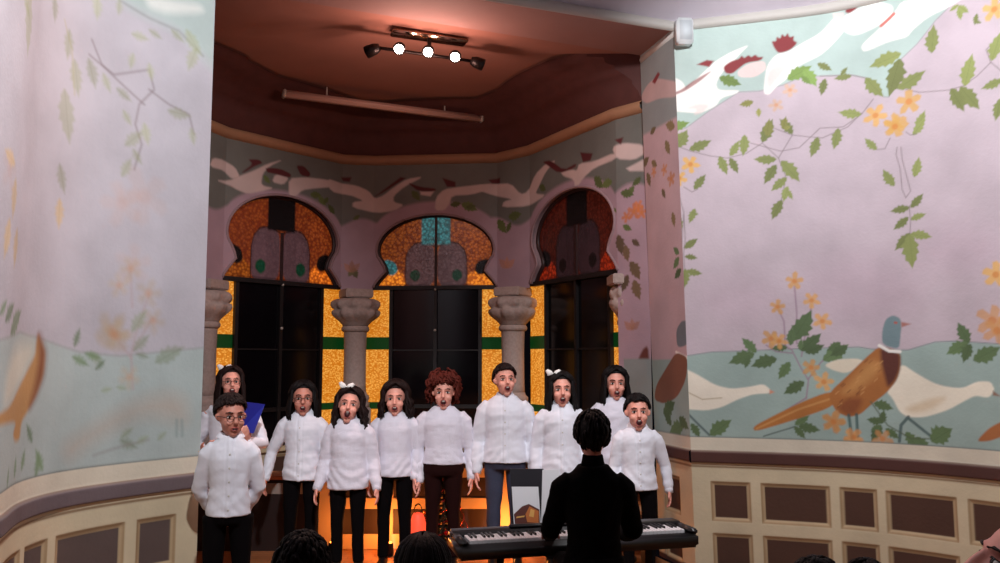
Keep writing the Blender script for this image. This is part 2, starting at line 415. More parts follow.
flowers(w, [(240, 500, 50), (385, 440, 55), (325, 535, 50), (755, 40, 50)], O2, K, .85)
O4, K4 = (820, 120), 3.311
leaves(w, [((60, 28), (45, 98)), ((188, 98), (148, 60)), ((308, 50), (348, -5)), ((246, 218), (208, 163)), ((312, 188), (328, 122)), ((296, 290), (232, 303)), ((300, 290), (342, 243)), ((292, 322), (243, 364)), ((300, 330), (352, 310)), ((298, 375), (248, 432)), ((298, 378), (306, 492)), ((300, 378), (372, 388))], O4, K4)
vine(w, [(255, 90), (252, 115), (265, 160), (272, 230), (284, 258), (300, 235), (288, 190), (272, 130), (268, 90)], O4, K4); vine(w, [(295, 285), (300, 330), (298, 375)], O4, K4)
vine(w, [(190, 98), (215, 95), (232, 60)], O4, K4); vine(w, [(285, 40), (300, 50), (320, 45)], O4, K4)
flowers(w, [(248, 22, 40), (582, 512, 42)], O4, K4, .85)
leaves(w, [((-250, 50), (-255, 120))], O4, K4)
# bottom left hanging garland beside the corner
OG, KG = (640, 230), 2.56
vine(w, [(112, -40), (116, 20), (112, 60), (116, 130)], OG, KG)
leaves(w, [((118, 45), (148, 22)), ((115, 68), (148, 72)), ((118, 105), (160, 112)), ((116, 100), (112, 150))], OG, KG)
# lower zone: geese, pheasant, shrub
O5, K5 = (680, 270), 3.128
O6, K6 = (820, 280), 2.961
w.poly(w.P([(-10, 300), (20, 310), (60, 330), (110, 360), (160, 372), (220, 365), (260, 356), (282, 372), (282, 386), (230, 388), (180, 405), (130, 430), (80, 440), (30, 436), (-10, 434)], O5, K5), (250, 242, 224))
w.stroke(w.P([(20, 380), (70, 405), (130, 400)], O5, K5), .008, (205, 190, 160)); w.poly(w.P([(280, 374), (296, 382), (280, 388)], O5, K5), (220, 150, 120))
vine(w, [(25, 450), (60, 485), (92, 516)], O5, K5, .016, (62, 82, 84)); vine(w, [(360, 490), (310, 505), (262, 520)], O5, K5, .01, (80, 96, 90))
for q in ([(395, 400), (402, 345), (375, 300), (350, 250), (325, 235)], [(350, 260), (300, 255), (270, 235)], [(365, 230), (365, 130), (358, 50)], [(380, 270), (395, 180), (412, 110)], [(402, 340), (440, 290), (470, 265)], [(330, 240), (325, 160), (308, 125)], [(385, 480), (330, 440), (395, 400)]):
    vine(w, q, O5, K5, .011, (160, 132, 150))
leaves(w, [((355, 218), (412, 125)), ((345, 235), (350, 178)), ((378, 252), (442, 198)), ((393, 258), (452, 234)), ((335, 242), (285, 246)), ((238, 258), (193, 212)), ((232, 262), (152, 292)), ((218, 270), (203, 308)), ((302, 278), (222, 302)),
    ((343, 288), (308, 342)), ((388, 350), (324, 388)), ((448, 282), (528, 232)), ((360, 484), (405, 455)), ((358, 490), (392, 528)), ((372, 488), (440, 502)), ((95, 517), (162, 468)), ((35, 480), (62, 525)), ((375, 250), (380, 215))], O5, K5, DKGREEN, .55)
flowers(w, [(358, 35, 30), (305, 115, 27), (412, 95, 27), (445, 160, 30), (285, 215, 32), (310, 222, 28), (410, 305, 30), (450, 350, 32), (480, 475, 36), (540, 525, 30)], O5, K5, .85, (222, 168, 100))
w.poly(w.P([(10, 252), (50, 235), (110, 232), (135, 242), (80, 278), (40, 268)], O6, K6), (232, 222, 200))
w.poly(w.P([(236, 243), (290, 280), (350, 312), (420, 322), (465, 300), (505, 300), (518, 325), (500, 350), (460, 342), (430, 357), (380, 385), (310, 407), (260, 406), (235, 390), (215, 350), (195, 330)], O6, K6), (250, 242, 222))
w.poly(w.P([(250, 380), (330, 350), (380, 345), (330, 385), (270, 395)], O6, K6), (222, 196, 156), .02, .6)
w.poly(w.P([(512, 328), (536, 345), (512, 342)], O6, K6), (150, 110, 90))
vine(w, [(262, 405), (240, 430), (235, 478)], O6, K6, .02, (58, 84, 84)); vine(w, [(265, 412), (300, 440), (335, 468)], O6, K6, .02, (58, 84, 84))
w.poly(w.P([(470, 378), (380, 413), (300, 452), (228, 490), (234, 506), (330, 478), (470, 432), (495, 400)], O5, K5), (186, 120, 60))
w.stroke(w.P([(480, 400), (370, 436), (240, 496)], O5, K5), .012, (214, 160, 96), .006, .8)
body = w.P([(178, 193), (130, 235), (80, 285), (35, 325), (25, 350), (50, 392), (75, 402), (90, 405), (120, 398), (150, 370), (200, 332), (228, 295), (238, 260), (238, 212)], O6, K6)
w.poly(body, (176, 112, 58))
w.poly(w.P([(150, 235), (100, 290), (60, 335), (90, 340), (150, 300), (190, 250)], O6, K6), (206, 150, 88), .03, .8)
w.poly(w.P([(50, 380), (80, 350), (130, 350), (110, 395), (80, 402)], O6, K6), (140, 76, 44), .02, .8)
w.poly(w.P([(178, 196), (238, 214), (238, 262), (222, 300), (200, 320), (190, 280), (180, 240)], O6, K6), (96, 50, 40), .015)
for i in range(60):
    x = random.uniform(50, 210); y = random.uniform(230, 380)
    if abs((x - 50) * -.95 + 365 - y) < 45: vine(w, [(x, y), (x - 9, y + 8)], O6, K6, .006, random.choice([(150, 90, 50), (214, 160, 100), (120, 66, 40)]))
w.poly(w.P([(184, 192), (184, 150), (194, 116), (215, 104), (236, 112), (242, 130), (238, 170), (234, 206)], O6, K6), (122, 146, 152))
w.poly(w.P([(240, 124), (270, 130), (242, 140)], O6, K6), (176, 120, 110)); w.stroke(w.P([(176, 194), (205, 210), (236, 212)], O6, K6), .022, WHITE)
w.stroke(w.P([(222, 126), (226, 127)], O6, K6), .014, (190, 90, 80))
for q in ([(85, 400), (95, 470)], [(108, 398), (112, 465)]): vine(w, q, O6, K6, .02, (58, 92, 92))
leaves(w, [((160, 365), (218, 382)), ((185, 420), (138, 412)), ((180, 430), (152, 478)), ((182, 425), (190, 385)), ((195, 440), (235, 470)), ((255, 450), (290, 500)), ((285, 465), (330, 512)), ((180, 432), (150, 445)), ((440, 187), (408, 125)), ((438, 188), (374, 220)), ((446, 190), (424, 245)), ((455, 238), (535, 198)), ((60, 185), (20, 210)), ((80, 195), (30, 225))], O6, K6, DKGREEN, .6)
leaves(w, [((330, 478), (392, 440))], O6, K6, DKGREEN, .85)
vine(w, [(150, 360), (200, 430), (270, 470), (330, 470)], O6, K6, .01, (88, 104, 80))
flowers(w, [(40, 420, 34), (100, 465, 30), (185, 470, 30), (510, 120, 46), (525, 150, 40)], O6, K6, .75, (216, 158, 100))
w.poly(w.P([(462, 478), (500, 438), (545, 415), (600, 400), (600, 440), (545, 462), (500, 478)], O6, K6), (178, 112, 66))
ps = [(715, 747), (765, 826), (844, 873), (890, 952), (972, 1004)]
pan = [(w.inv(a, 497)[0], w.inv(b, 497)[0]) for a, b in ps]
pan += [(pan[-1][1] + .12, pan[-1][1] + .53), (pan[-1][1] + .62, pan[-1][1] + .82)]
dado(w, pan)
tag(w.build('wall_right', MURAL), kind='structure')

# ---- right reveal of the alcove opening
RVb = [(1.25, 6.78), (1.41, 6.22)]; RVt = [(1.18, 6.78), (1.34, 6.2)]
w = Wall(RVb, RVt, 0, 4.1, .008); w.nsign = -1; w.nsign = -1
w.C[:] = s2l((206, 178, 184))
w.above([(-.1, 3.42), (w.L + .1, 3.4)], (150, 158, 158), .015)
w.above([(-.1, 1.55), (w.L + .1, 1.56)], TEAL, .008, -1)
w.poly(w.P([(647, 85), (655, 78), (668, 80), (678, 82), (678, 97), (660, 98), (646, 104), (640, 98)]), (206, 178, 176)); w.poly(w.P([(652, 82), (658, 72), (660, 74), (655, 84)]), RED)
w.poly(w.P([(690, 322), (688, 345), (677, 348), (676, 330), (682, 320)]), (120, 128, 136)); w.stroke(w.P([(676, 352), (688, 358)]), .02, WHITE)
w.poly(w.P([(676, 352), (688, 357), (686, 380), (677, 398), (664, 404), (654, 400), (656, 385), (668, 365)]), (140, 94, 74))
leaves(w, [((10, 200), (40, 160)), ((50, 180), (75, 200)), ((30, 230), (45, 290)), ((110, 90), (130, 150)), ((45, 60), (70, 30)), ((150, 30), (110, 20)), ((95, 300), (110, 340)), ((140, 400), (150, 465))], (640, 120), K, (134, 118, 84), .6)
flowers(w, [(105, 215, 34), (135, 255, 40), (60, 225, 30)], (640, 120), K, .8, (214, 148, 100))
leaves(w, [((60, 470), (90, 440)), ((80, 500), (60, 460)), ((110, 500), (75, 520)), ((100, 480), (125, 510)), ((100, 60), (85, 45)), ((100, 70), (85, 100)), ((105, 100), (88, 125))], (640, 230), KG, DKGREEN, .6)
dado(w, [(.16, .36)], band=(78, 46, 42))
tag(w.build('wall_reveal', MURAL), kind='structure')

# ---- left wall of the main room
LB = [(-1.78, 5.0), (-2.06, 4.64), (-2.23, 4.3), (-2.24, 3.95), (-2.1, 3.52), (-1.98, 3.0), (-1.95, 2.6)]
LBd = densify(LB); wl = w = Wall(LBd, LBd, 0, 4.1, .007); w.nsign = 1
w.C[:] = s2l((194, 190, 198))
w.sm = 2.6; OL, KL = (0, 0), 2.01
w.poly(w.P([(235, -40), (440, -40), (440, 150), (405, 112), (360, 62), (300, 36), (250, 10)], OL, KL), SKY, .02, .8)
w.poly(w.P([(290, -10), (350, 0), (405, 10), (410, 26), (340, 28), (300, 16)], OL, KL), (236, 238, 232), .01, .8)
w.stroke(w.P([(240, 0), (300, 36), (360, 62), (408, 112)], OL, KL), .007, (140, 140, 140), .005, .7)
tb = w.P([(0, 340), (20, 332), (40, 338), (53, 343), (80, 352), (120, 356), (160, 352), (200, 348), (216, 346)])
tb = [(-.1, tb[-1][1])] + tb + [(w.L + .1, tb[0][1])]
w.above(tb, (182, 196, 194), .012, -1); w.stroke(sorted(tb), .005, (150, 150, 150), .004, .6)
P_ = (168, 174, 132)
vine(w, [(130, 40), (145, 100), (150, 190)], OL, KL, .006, (188, 180, 150)); vine(w, [(180, 110), (230, 150), (300, 140), (310, 180), (280, 210), (272, 250), (285, 290), (270, 340)], OL, KL)
vine(w, [(300, 180), (340, 210), (380, 230), (390, 270)], OL, KL); vine(w, [(185, 80), (205, 130), (290, 210)], OL, KL)
leaves(w, [((62, -20), (55, 115)), ((48, -20), (60, 40)), ((110, -10), (110, 45)), ((195, -10), (195, 40)), ((240, 0), (238, 30)), ((375, 60), (405, 112)), ((395, 98), (378, 142)), ((178, 118), (192, 178)), ((208, 148), (222, 186)), ((235, 178), (264, 204)),
    ((300, 128), (305, 162)), ((268, 108), (262, 138)), ((248, 222), (264, 252)), ((338, 222), (384, 234)), ((384, 258), (390, 292)), ((252, 292), (288, 264)), ((290, 248), (298, 292)), ((268, 300), (285, 330)), ((245, 354), (264, 318)), ((265, 68), (300, 80)), ((300, 60), (325, 78)), ((345, 60), (370, 85)), ((140, 60), (135, 120)), ((150, 120), (158, 195)), ((130, 180), (140, 290)), ((120, 330), (130, 390))], OL, KL, P_, .5, .5)
leaves(w, [((30, 330), (10, 300)), ((32, 360), (25, 440)), ((20, 440), (8, 520)), ((35, 460), (28, 540)), ((120, 400), (118, 460))], OL, KL, (206, 176, 120), .5, .6)
flowers(w, [(270, 530, 34), (290, 395, 50), (20, 340, 30), (245, 410, 40)], OL, KL, .13, (222, 170, 140))
O8 = (90, 260)
for q in ([(110, 330), (105, 240), (120, 180), (150, 90)], [(105, 250), (60, 190)], [(110, 230), (160, 150)], [(108, 120), (104, 30)]): vine(w, q, O8, KG, .01, (190, 172, 176))
flowers(w, [(55, 180, 40), (70, 195, 34), (150, 85, 30), (162, 155, 28), (104, 22, 26), (75, 65, 24), (60, 190, 36), (100, 300, 24)], O8, KG, .38, (200, 178, 146))
leaves(w, [((108, 182), (145, 128)), ((168, 262), (242, 222)), ((112, 232), (152, 192)), ((0, 240), (35, 268)), ((30, 335), (55, 330)), ((70, 325), (92, 330)), ((78, 460), (122, 482)), ((80, 455), (110, 430)), ((120, 470), (150, 450)), ((120, 240), (150, 250)), ((175, 460), (195, 440))], O8, KG, (146, 162, 122), .5, .5)
w.poly(w.P([(-60, 480), (0, 440), (60, 402), (140, 362), (205, 345), (242, 365), (243, 415), (205, 400), (140, 390), (60, 425), (0, 460), (-50, 500)], O8, KG), (198, 172, 152), .03, .6)
w.stroke(w.P([(10, 500), (70, 480), (150, 460)], O8, KG), .006, (150, 140, 140), .005, .6)
vine(w, [(222, 410), (222, 450)], O8, KG, .012, (140, 160, 160)); vine(w, [(235, 410), (236, 450)], O8, KG, .012, (140, 160, 160))
O7, K7 = (0, 300), 2.818
w.poly(w.P([(40, 140), (90, 110), (100, 160), (60, 230), (30, 290), (10, 300), (20, 200)], O7, K7), (226, 220, 200), .02, .7)
w.poly(w.P([(108, 92), (120, 125), (128, 150), (122, 215), (100, 275), (75, 320), (60, 345), (55, 395), (42, 400), (36, 380), (46, 340), (-20, 358), (-20, 330), (30, 300), (62, 232), (98, 160), (102, 120)], O7, K7), (196, 150, 96))
w.poly(w.P([(108, 92), (122, 125), (128, 150), (122, 215), (102, 270), (80, 310), (100, 240), (112, 160)], O7, K7), (128, 64, 44), .015)
leaves(w, [((90, 400), (75, 350)), ((60, 480), (70, 420)), ((100, 500), (110, 430)), ((40, 500), (45, 440)), ((120, 480), (100, 420)), ((20, 530), (25, 470)), ((15, 60), (40, 10)), ((30, 95), (60, 30)), ((0, 40), (20, 0)), ((210, 130), (225, 80)), ((205, 160), (250, 185)), ((240, 150), (285, 165)), ((270, 195), (295, 170))], O7, K7, (120, 146, 108), .45, .75)
pan = [(w.inv(b, 535)[0], w.inv(a, 535)[0]) for a, b in ((141, 171), (60, 120))]
pan = [tuple(sorted(p)) for p in pan]; e = pan[-1][1]; pan += [(e + .11, e + .25), (e + .35, e + .75), (e + .85, e + 1.0)]
dado(w, pan, band=(112, 98, 102), panel=(100, 84, 80))
tag(w.build('wall_left', MURAL), kind='structure')
# left reveal (mostly hidden behind its own edge)
w = Wall([(-1.98, 5.5), (-1.78, 5.0)], [(-1.98, 5.5), (-1.78, 5.0)], 0, 4.1, .02); w.nsign = 1
w.C[:] = s2l((206, 178, 184)); w.above([(-.1, 3.42), (9, 3.42)], (150, 158, 158), .02); w.above([(-.1, 1.55), (9, 1.55)], TEAL, .02, -1)
dado(w, [(.16, .36)]); o = w.build('wall_jamb', MURAL); tag(o, kind='structure')

# ---- alcove wall with three horseshoe windows
AP = [(1.25, 6.80), (1.0, 7.02), (.3, 8.28), (-.03, 8.6), (-1.34, 8.72), (-1.67, 8.66), (-2.56, 7.62), (-2.74, 7.1), (-2.74, 6.4), (-2.45, 5.85), (-1.98, 5.5)]
AP[0] = (1.23, 6.78)
ZT, ZS, ZC = 2.31, .72, 3.65
w = wa = Wall(AP, AP, 0, 4.16, .0095); w.ch = 1; w.nsign = 1
kk = w.k; WIN = [(kk[1], kk[2]), (kk[3], kk[4]), (kk[5], kk[6])]
def arch_half():
    h = [(1.0, 0), (.985, .03), (.93, .08), (.86, .13), (.807, .17), (.83, .22), (.88, .28), (.935, .33), (.955, .39)]
    h += [(.955 * math.cos(t), .39 + .385 * math.sin(t)) for t in np.linspace(0.12, PI / 2, 16)]
    return h
AH = arch_half(); ARCH = AH + [(-x, z) for x, z in AH[::-1][1:]]      # x in units of half width, z above transom
def inside(poly_, X, Y):
    ins = np.zeros(X.shape, bool)
    for i in range(len(poly_)):
        a, b = poly_[i - 1], poly_[i]
        if a[1] != b[1]: ins ^= ((a[1] > Y) != (b[1] > Y)) & (X < (b[0] - a[0]) * (Y - a[1]) / (b[1] - a[1]) + a[0])
    return ins
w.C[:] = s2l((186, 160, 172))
# frieze ground, arching over each window
sb = []
for s_ in np.linspace(-.1, w.L + .1, 400):
    z = 2.98 + .06 * math.sin(s_ * 9)
    for a, b in WIN:
        d = abs(s_ - (a + b) / 2) / ((b - a) / 2)
        if d < 1: z = max(z, 2.86 + .33 * math.sqrt(1 - d * d) + .03)
    sb.append((s_, z))
w.above(sb, (116, 120, 114), .02)  # frieze ground painted darker for the shade below the cove
ca = lambda pts: w.P(pts, (200, 140), 6.25)
cb = lambda pts: w.P(pts, (340, 140), 6.25)
cc = lambda pts: w.P(pts, (480, 120), 4.545)
BW = (222, 204, 198)
for q in (ca([(80, 110), (150, 125), (220, 170), (250, 230), (200, 245), (150, 190), (60, 165)]), ca([(100, 250), (180, 255), (260, 220), (340, 190), (420, 150), (520, 122), (440, 160), (392, 210), (382, 270), (400, 288), (462, 300), (380, 322), (300, 337), (240, 315), (180, 280)]),
          ca([(555, 240), (650, 233), (760, 243), (860, 262), (850, 292), (720, 302), (640, 312), (600, 352), (555, 352)]), ca([(470, 215), (540, 220), (552, 245), (520, 280), (450, 262)]),
          cb([(-80, 240), (0, 268), (100, 283), (180, 318), (218, 368), (270, 348), (340, 293), (420, 243), (525, 228), (400, 292), (335, 350), (335, 388), (402, 405), (340, 442), (230, 457), (78, 422), (80, 388), (150, 380), (60, 342), (-60, 320)]),
          cb([(500, 315), (590, 318), (565, 352), (505, 342)]), cb([(600, 358), (650, 308), (750, 293), (900, 276), (1000, 285), (1000, 350), (920, 312), (820, 342), (700, 347), (682, 402), (652, 440), (592, 440)]),
          cc([(-10, 296), (60, 288), (140, 288), (185, 338), (215, 328), (250, 248), (300, 198), (348, 182), (300, 232), (262, 312), (252, 335), (302, 340), (220, 392), (100, 397), (108, 370), (150, 360), (60, 342), (-10, 318)]),
          cc([(365, 235), (420, 225), (440, 230), (450, 198), (520, 188), (612, 148), (622, 176), (520, 217), (470, 262), (432, 322), (428, 270), (380, 256)]), cc([(600, 125), (650, 103), (745, 112), (750, 152), (700, 182), (620, 177)]), cc([(665, 220), (745, 178), (745, 232), (680, 232)])):
    w.poly(q, BW, .01)
for q in (ca([(300, 120), (370, 122), (392, 145), (340, 165), (280, 202), (258, 204), (330, 150)]), ca([(410, 172), (500, 178), (572, 213), (562, 238), (450, 207), (418, 202)]), ca([(600, 158), (650, 162), (692, 210), (682, 232), (630, 222)]),
          cb([(8, 233), (72, 233), (60, 262), (20, 258)]), cb([(215, 355), (378, 232), (412, 238), (262, 332)]), cb([(418, 263), (500, 293), (602, 303), (592, 322), (490, 322)]), cb([(640, 238), (722, 262), (722, 292), (668, 292)]), cb([(930, 250), (1000, 240), (1000, 270), (950, 270)]),
          cc([(40, 272), (92, 262), (86, 288), (55, 287)]), cc([(283, 190), (322, 183), (380, 228), (440, 195), (432, 217), (358, 243), (308, 207)]), cc([(455, 147), (512, 152), (502, 183), (468, 192)]), cc([(613, 90), (652, 78), (640, 112)])):
    w.poly(q, (92, 30, 34), .008)
leaves(w, [((690, 340), (760, 345)), ((740, 350), (790, 410)), ((800, 360), (770, 400)), ((400, 220), (440, 275)), ((840, 460), (800, 400))], (200, 140), 6.25, (98, 114, 62), .6)
leaves(w, [((690, 405), (760, 395)), ((760, 400), (860, 440)), ((790, 420), (850, 410)), ((450, 320), (500, 380)), ((120, 470), (80, 500))], (340, 140), 6.25, (98, 114, 62), .6)
leaves(w, [((80, 455), (120, 515)), ((140, 465), (120, 515)), ((130, 440), (190, 425)), ((520, 260), (560, 310)), ((600, 280), (550, 300)), ((700, 300), (670, 350)), ((640, 330), (700, 340)), ((730, 260), (690, 300)), ((610, 400), (620, 420)), ((650, 480), (690, 500)), ((270, 300), (300, 320))], (480, 120), 4.545, (98, 114, 62), .6)
leaves(w, [((150, 190), (160, 220)), ((150, 195), (135, 215)), ((450, 145), (478, 165)), ((455, 150), (440, 168))], (300, 200), 2.8, (112, 108, 72), .7)
flowers(w, [(700, 415, 46), (735, 420, 40), (665, 440, 34), (720, 390, 36)], (480, 120), 4.545, .8, (220, 130, 70))
leaves(w, [((625, 245), (628, 262)), ((618, 235), (622, 255)), ((630, 262), (640, 280)), ((628, 275), (622, 292)), ((634, 280), (640, 300)), ((632, 240), (640, 246))], (0, 0), 1, (112, 92, 68), .6)
for sx, sy in ((352, 272), (507, 268), (632, 330)):
    leaves(w, [((sx, sy), (sx - 8, sy - 9)), ((sx, sy), (sx + 8, sy - 9)), ((sx, sy), (sx, sy - 12))], (0, 0), 1, (196, 140, 112), .6, .7)
# pheasant on the wall right of the windows
w.poly(w.P([(648, 345), (650, 370), (646, 395), (636, 410), (628, 400), (634, 370), (642, 350)]), (110, 56, 46), .01)
w.above([(-.1, 1.56), (.28, 1.56), (.3, 1.0), (kk[6], 1.0), (kk[6] + .05, 1.56), (99, 1.56)], (150, 160, 158), .01, -1)
pans = []
for a, b in [(0, kk[1]), (kk[1], kk[2]), (kk[2], kk[3]), (kk[3], kk[4]), (kk[4], kk[5]), (kk[5], kk[6]), (kk[6], kk[7]), (kk[7], kk[8]), (kk[8], kk[9])]:
    L = b - a; n = 1 if L < .7 else (3 if L > 1.2 else 2); m = .07 if L < .5 else .1
    wd = (L - 2 * m - (n - 1) * .14) / n
    if wd > .08:
        for i in range(n): pans.append((a + m + i * (wd + .14), a + m + i * (wd + .14) + wd))
dado(w, pans, rows=((.40, .62), (.10, .30)), ztop=.985)
YS = {WIN[0][0]: 1.08, WIN[1][0]: 1.0, WIN[2][0]: 1.12}
def keep_alc(S, Z):
    k = np.ones(S.shape, bool)
    k &= ~((Z > ZS) & (Z < ZT - .04) & (S > kk[1]) & (S < kk[6] + .24))
    for a, b in WIN:
        hw = (b - a) / 2; pl = [((a + b) / 2 + x * hw, ZT + z * YS[a]) for x, z in ARCH]; pl = [(pl[0][0], ZT - .06)] + pl + [(pl[-1][0], ZT - .06)]
        k &= ~inside(pl, S, Z)
    return k
w.C *= np.array([.84, .80, .80])      # dim alcove light put into the paint, darker and browner than the room's
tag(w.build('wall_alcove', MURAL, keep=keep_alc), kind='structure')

# offset helpers along the alcove path
def apt(i, u, off, z):
    """point on facet i (AP[i]->AP[i+1]) at distance u, pushed outwards by off"""
    a, b = Vector(AP[i]), Vector(AP[i + 1]); t = (b - a).normalized(); n = Vector((t.y, -t.x))   # outward
    q = a + t * u + n * off
    return Vector((q.x, q.y, z))
wood_dk = mat('dark_frame_wood', (44, 22, 22), .5, bump=.1)
wood_bk = mat('black_frame', (16, 10, 12), .5)
plast = mat('pink_plaster', (150, 124, 128), .8, bump=.2, var=.12, bscale=20)
amber = None
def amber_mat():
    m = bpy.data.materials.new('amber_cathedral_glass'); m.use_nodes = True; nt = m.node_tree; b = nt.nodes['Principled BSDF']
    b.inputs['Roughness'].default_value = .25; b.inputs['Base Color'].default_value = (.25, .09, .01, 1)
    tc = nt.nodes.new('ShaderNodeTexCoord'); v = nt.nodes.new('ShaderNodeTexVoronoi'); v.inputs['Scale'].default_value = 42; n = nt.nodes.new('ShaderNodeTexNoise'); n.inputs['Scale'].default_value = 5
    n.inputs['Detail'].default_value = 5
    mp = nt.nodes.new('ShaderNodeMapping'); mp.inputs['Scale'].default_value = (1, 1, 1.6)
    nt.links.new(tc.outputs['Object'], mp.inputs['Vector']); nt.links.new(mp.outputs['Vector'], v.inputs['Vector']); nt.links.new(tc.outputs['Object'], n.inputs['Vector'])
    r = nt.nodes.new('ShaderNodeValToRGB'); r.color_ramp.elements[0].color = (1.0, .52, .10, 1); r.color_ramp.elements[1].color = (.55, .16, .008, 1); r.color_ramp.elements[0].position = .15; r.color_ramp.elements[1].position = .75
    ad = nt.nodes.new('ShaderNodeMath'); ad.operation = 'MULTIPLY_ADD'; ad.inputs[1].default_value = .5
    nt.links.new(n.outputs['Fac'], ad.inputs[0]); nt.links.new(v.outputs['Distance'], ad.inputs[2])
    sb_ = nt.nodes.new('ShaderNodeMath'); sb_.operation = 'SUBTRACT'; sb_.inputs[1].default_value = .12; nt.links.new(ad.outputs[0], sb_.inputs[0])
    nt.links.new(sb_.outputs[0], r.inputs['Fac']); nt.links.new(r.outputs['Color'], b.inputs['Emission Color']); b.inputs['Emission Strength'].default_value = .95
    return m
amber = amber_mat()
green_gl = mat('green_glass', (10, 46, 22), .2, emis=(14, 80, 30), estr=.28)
dark_gl = mat('night_glass', (12, 9, 13), .12, spec=.3, var=.2, bscale=3)
LUN = paint_mat('stained_glass', .22, True)
knobm = mat('pale_knob', (190, 180, 170), .4)

def lunette(i, style, parent):
    a, b = Vector(AP[i]), Vector(AP[i + 1]); L = (b - a).length; hw = L / 2
    st = .0095; nu, nz = int(L / st) + 1, int(.78 / st) + 1
    U, Z = np.meshgrid(np.linspace(-1, 1, nu), np.linspace(0, .78, nz))
    W_ = Wall([(-1, 0), (1, 0)], [(-1, 0), (1, 0)], 0, .78, .0095)
    W_.S, W_.Z = U, Z; W_.s = np.linspace(-1, 1, nu); W_.z = np.linspace(0, .78, nz)
    def both(fn):
        out = []
        for base in ('C', 'G'): pass
    P0 = {0: [(120, 56, 34), (190, 84, 26)], 1: [(120, 46, 26), (150, 62, 20)], 2: [(60, 20, 14), (64, 20, 12)]}[style]
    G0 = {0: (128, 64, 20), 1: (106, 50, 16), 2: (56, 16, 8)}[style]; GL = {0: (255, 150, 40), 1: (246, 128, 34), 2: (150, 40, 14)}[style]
    def layers(tgt, base, low, pet, teal, gr, dk):
        W_.C = np.zeros((nz, nu, 3)); W_.C[:] = s2l(base)
        # brighter bottom corners
        sides = (1, -1)
        for sg in sides:
            if style == 1 and sg > 0: lo = tuple(np.array(low) * .62)
            else: lo = low
            W_.poly([(sg * .5, 0), (sg * 1.0, 0), (sg * .97, .06), (sg * .82, .17), (sg * .66, .2), (sg * .5, .12)], lo, .015)
            W_.poly([(sg * .62, .2), (sg * .9, .42), (sg * .75, .6), (sg * .5, .62), (sg * .5, .3)], tuple(np.array(base) * (1.15 if sg < 0 else .95)), .04, .6)
            W_.poly([(sg * x, z) for x, z in ((.5, 0), (.5, .3), (.46, .4), (.36, .47), (.2, .49), (.02, .44), (.02, 0))], pet, .012)
            W_.poly([(sg * x, z) for x, z in ((.46, .03), (.46, .29), (.4, .39), (.3, .43), (.25, .3), (.25, .03))], tuple(np.array(pet) * 1.12), .012, .7)
            W_.stroke([(sg * x, z) for x, z in ((.5, 0), (.5, .3), (.46, .4), (.36, .47), (.2, .49), (.02, .44))], .012, dk, .008)
            W_.stroke([(sg * x, z) for x, z in ((.02, .03), (.5, .03), (.98, .02))], .012, dk, .01, .6)
            W_.poly([(sg * .62, .18), (sg * .66, .27), (sg * .82, .31), (sg * .92, .24), (sg * .82, .15), (sg * .7, .13)], dk if not (style == 0 and sg > 0) else teal, .01)
            W_.poly([(sg * .26, .1), (sg * .26, .17), (sg * .34, .2), (sg * .42, .17), (sg * .43, .11), (sg * .34, .06)], gr, .01)
        W_.poly([(-.23, .46), (-.23, .76), (.24, .76), (.24, .46)], teal, .012)
        return W_.C.copy()
    C = layers('C', P0[0], P0[1], {0: (112, 92, 100), 1: (104, 80, 88), 2: (54, 40, 46)}[style], (60, 120, 128) if style == 0 else (12, 10, 14), (20, 76, 50) if style < 2 else (16, 14, 16), (14, 14, 14))
    G = layers('G', G0, GL, {0: (62, 46, 46), 1: (50, 34, 34), 2: (22, 12, 14)}[style], (50, 116, 120) if style == 0 else (3, 3, 3), (6, 38, 26) if style < 2 else (4, 4, 4), (2, 2, 2))
    t = (b - a).normalized(); n = Vector((t.y, -t.x)); c = (a + b) / 2
    co = np.stack([c.x + t.x * U * hw + n.x * .08, c.y + t.y * U * hw + n.y * .08, ZT + Z * {5: 1.12, 3: 1.0, 1: 1.08}[i]], -1).reshape(-1, 3)
    I = np.arange(nz * nu).reshape(nz, nu); q = np.stack([I[:-1, :-1], I[:-1, 1:], I[1:, 1:], I[1:, :-1]], -1)
    k = inside([(x * 1.02, z * 1.01 - .005) for x, z in ARCH], .5 * (U[:-1, :-1] + U[1:, 1:]), .5 * (Z[:-1, :-1] + Z[1:, 1:]))
    o = grid_mesh('stained_lunette', co, q[k].reshape(-1, 4), C.reshape(-1, 3), G.reshape(-1, 3), LUN); o.parent = parent
    tag(o, 'amber and pink stained glass filling the horseshoe arch')

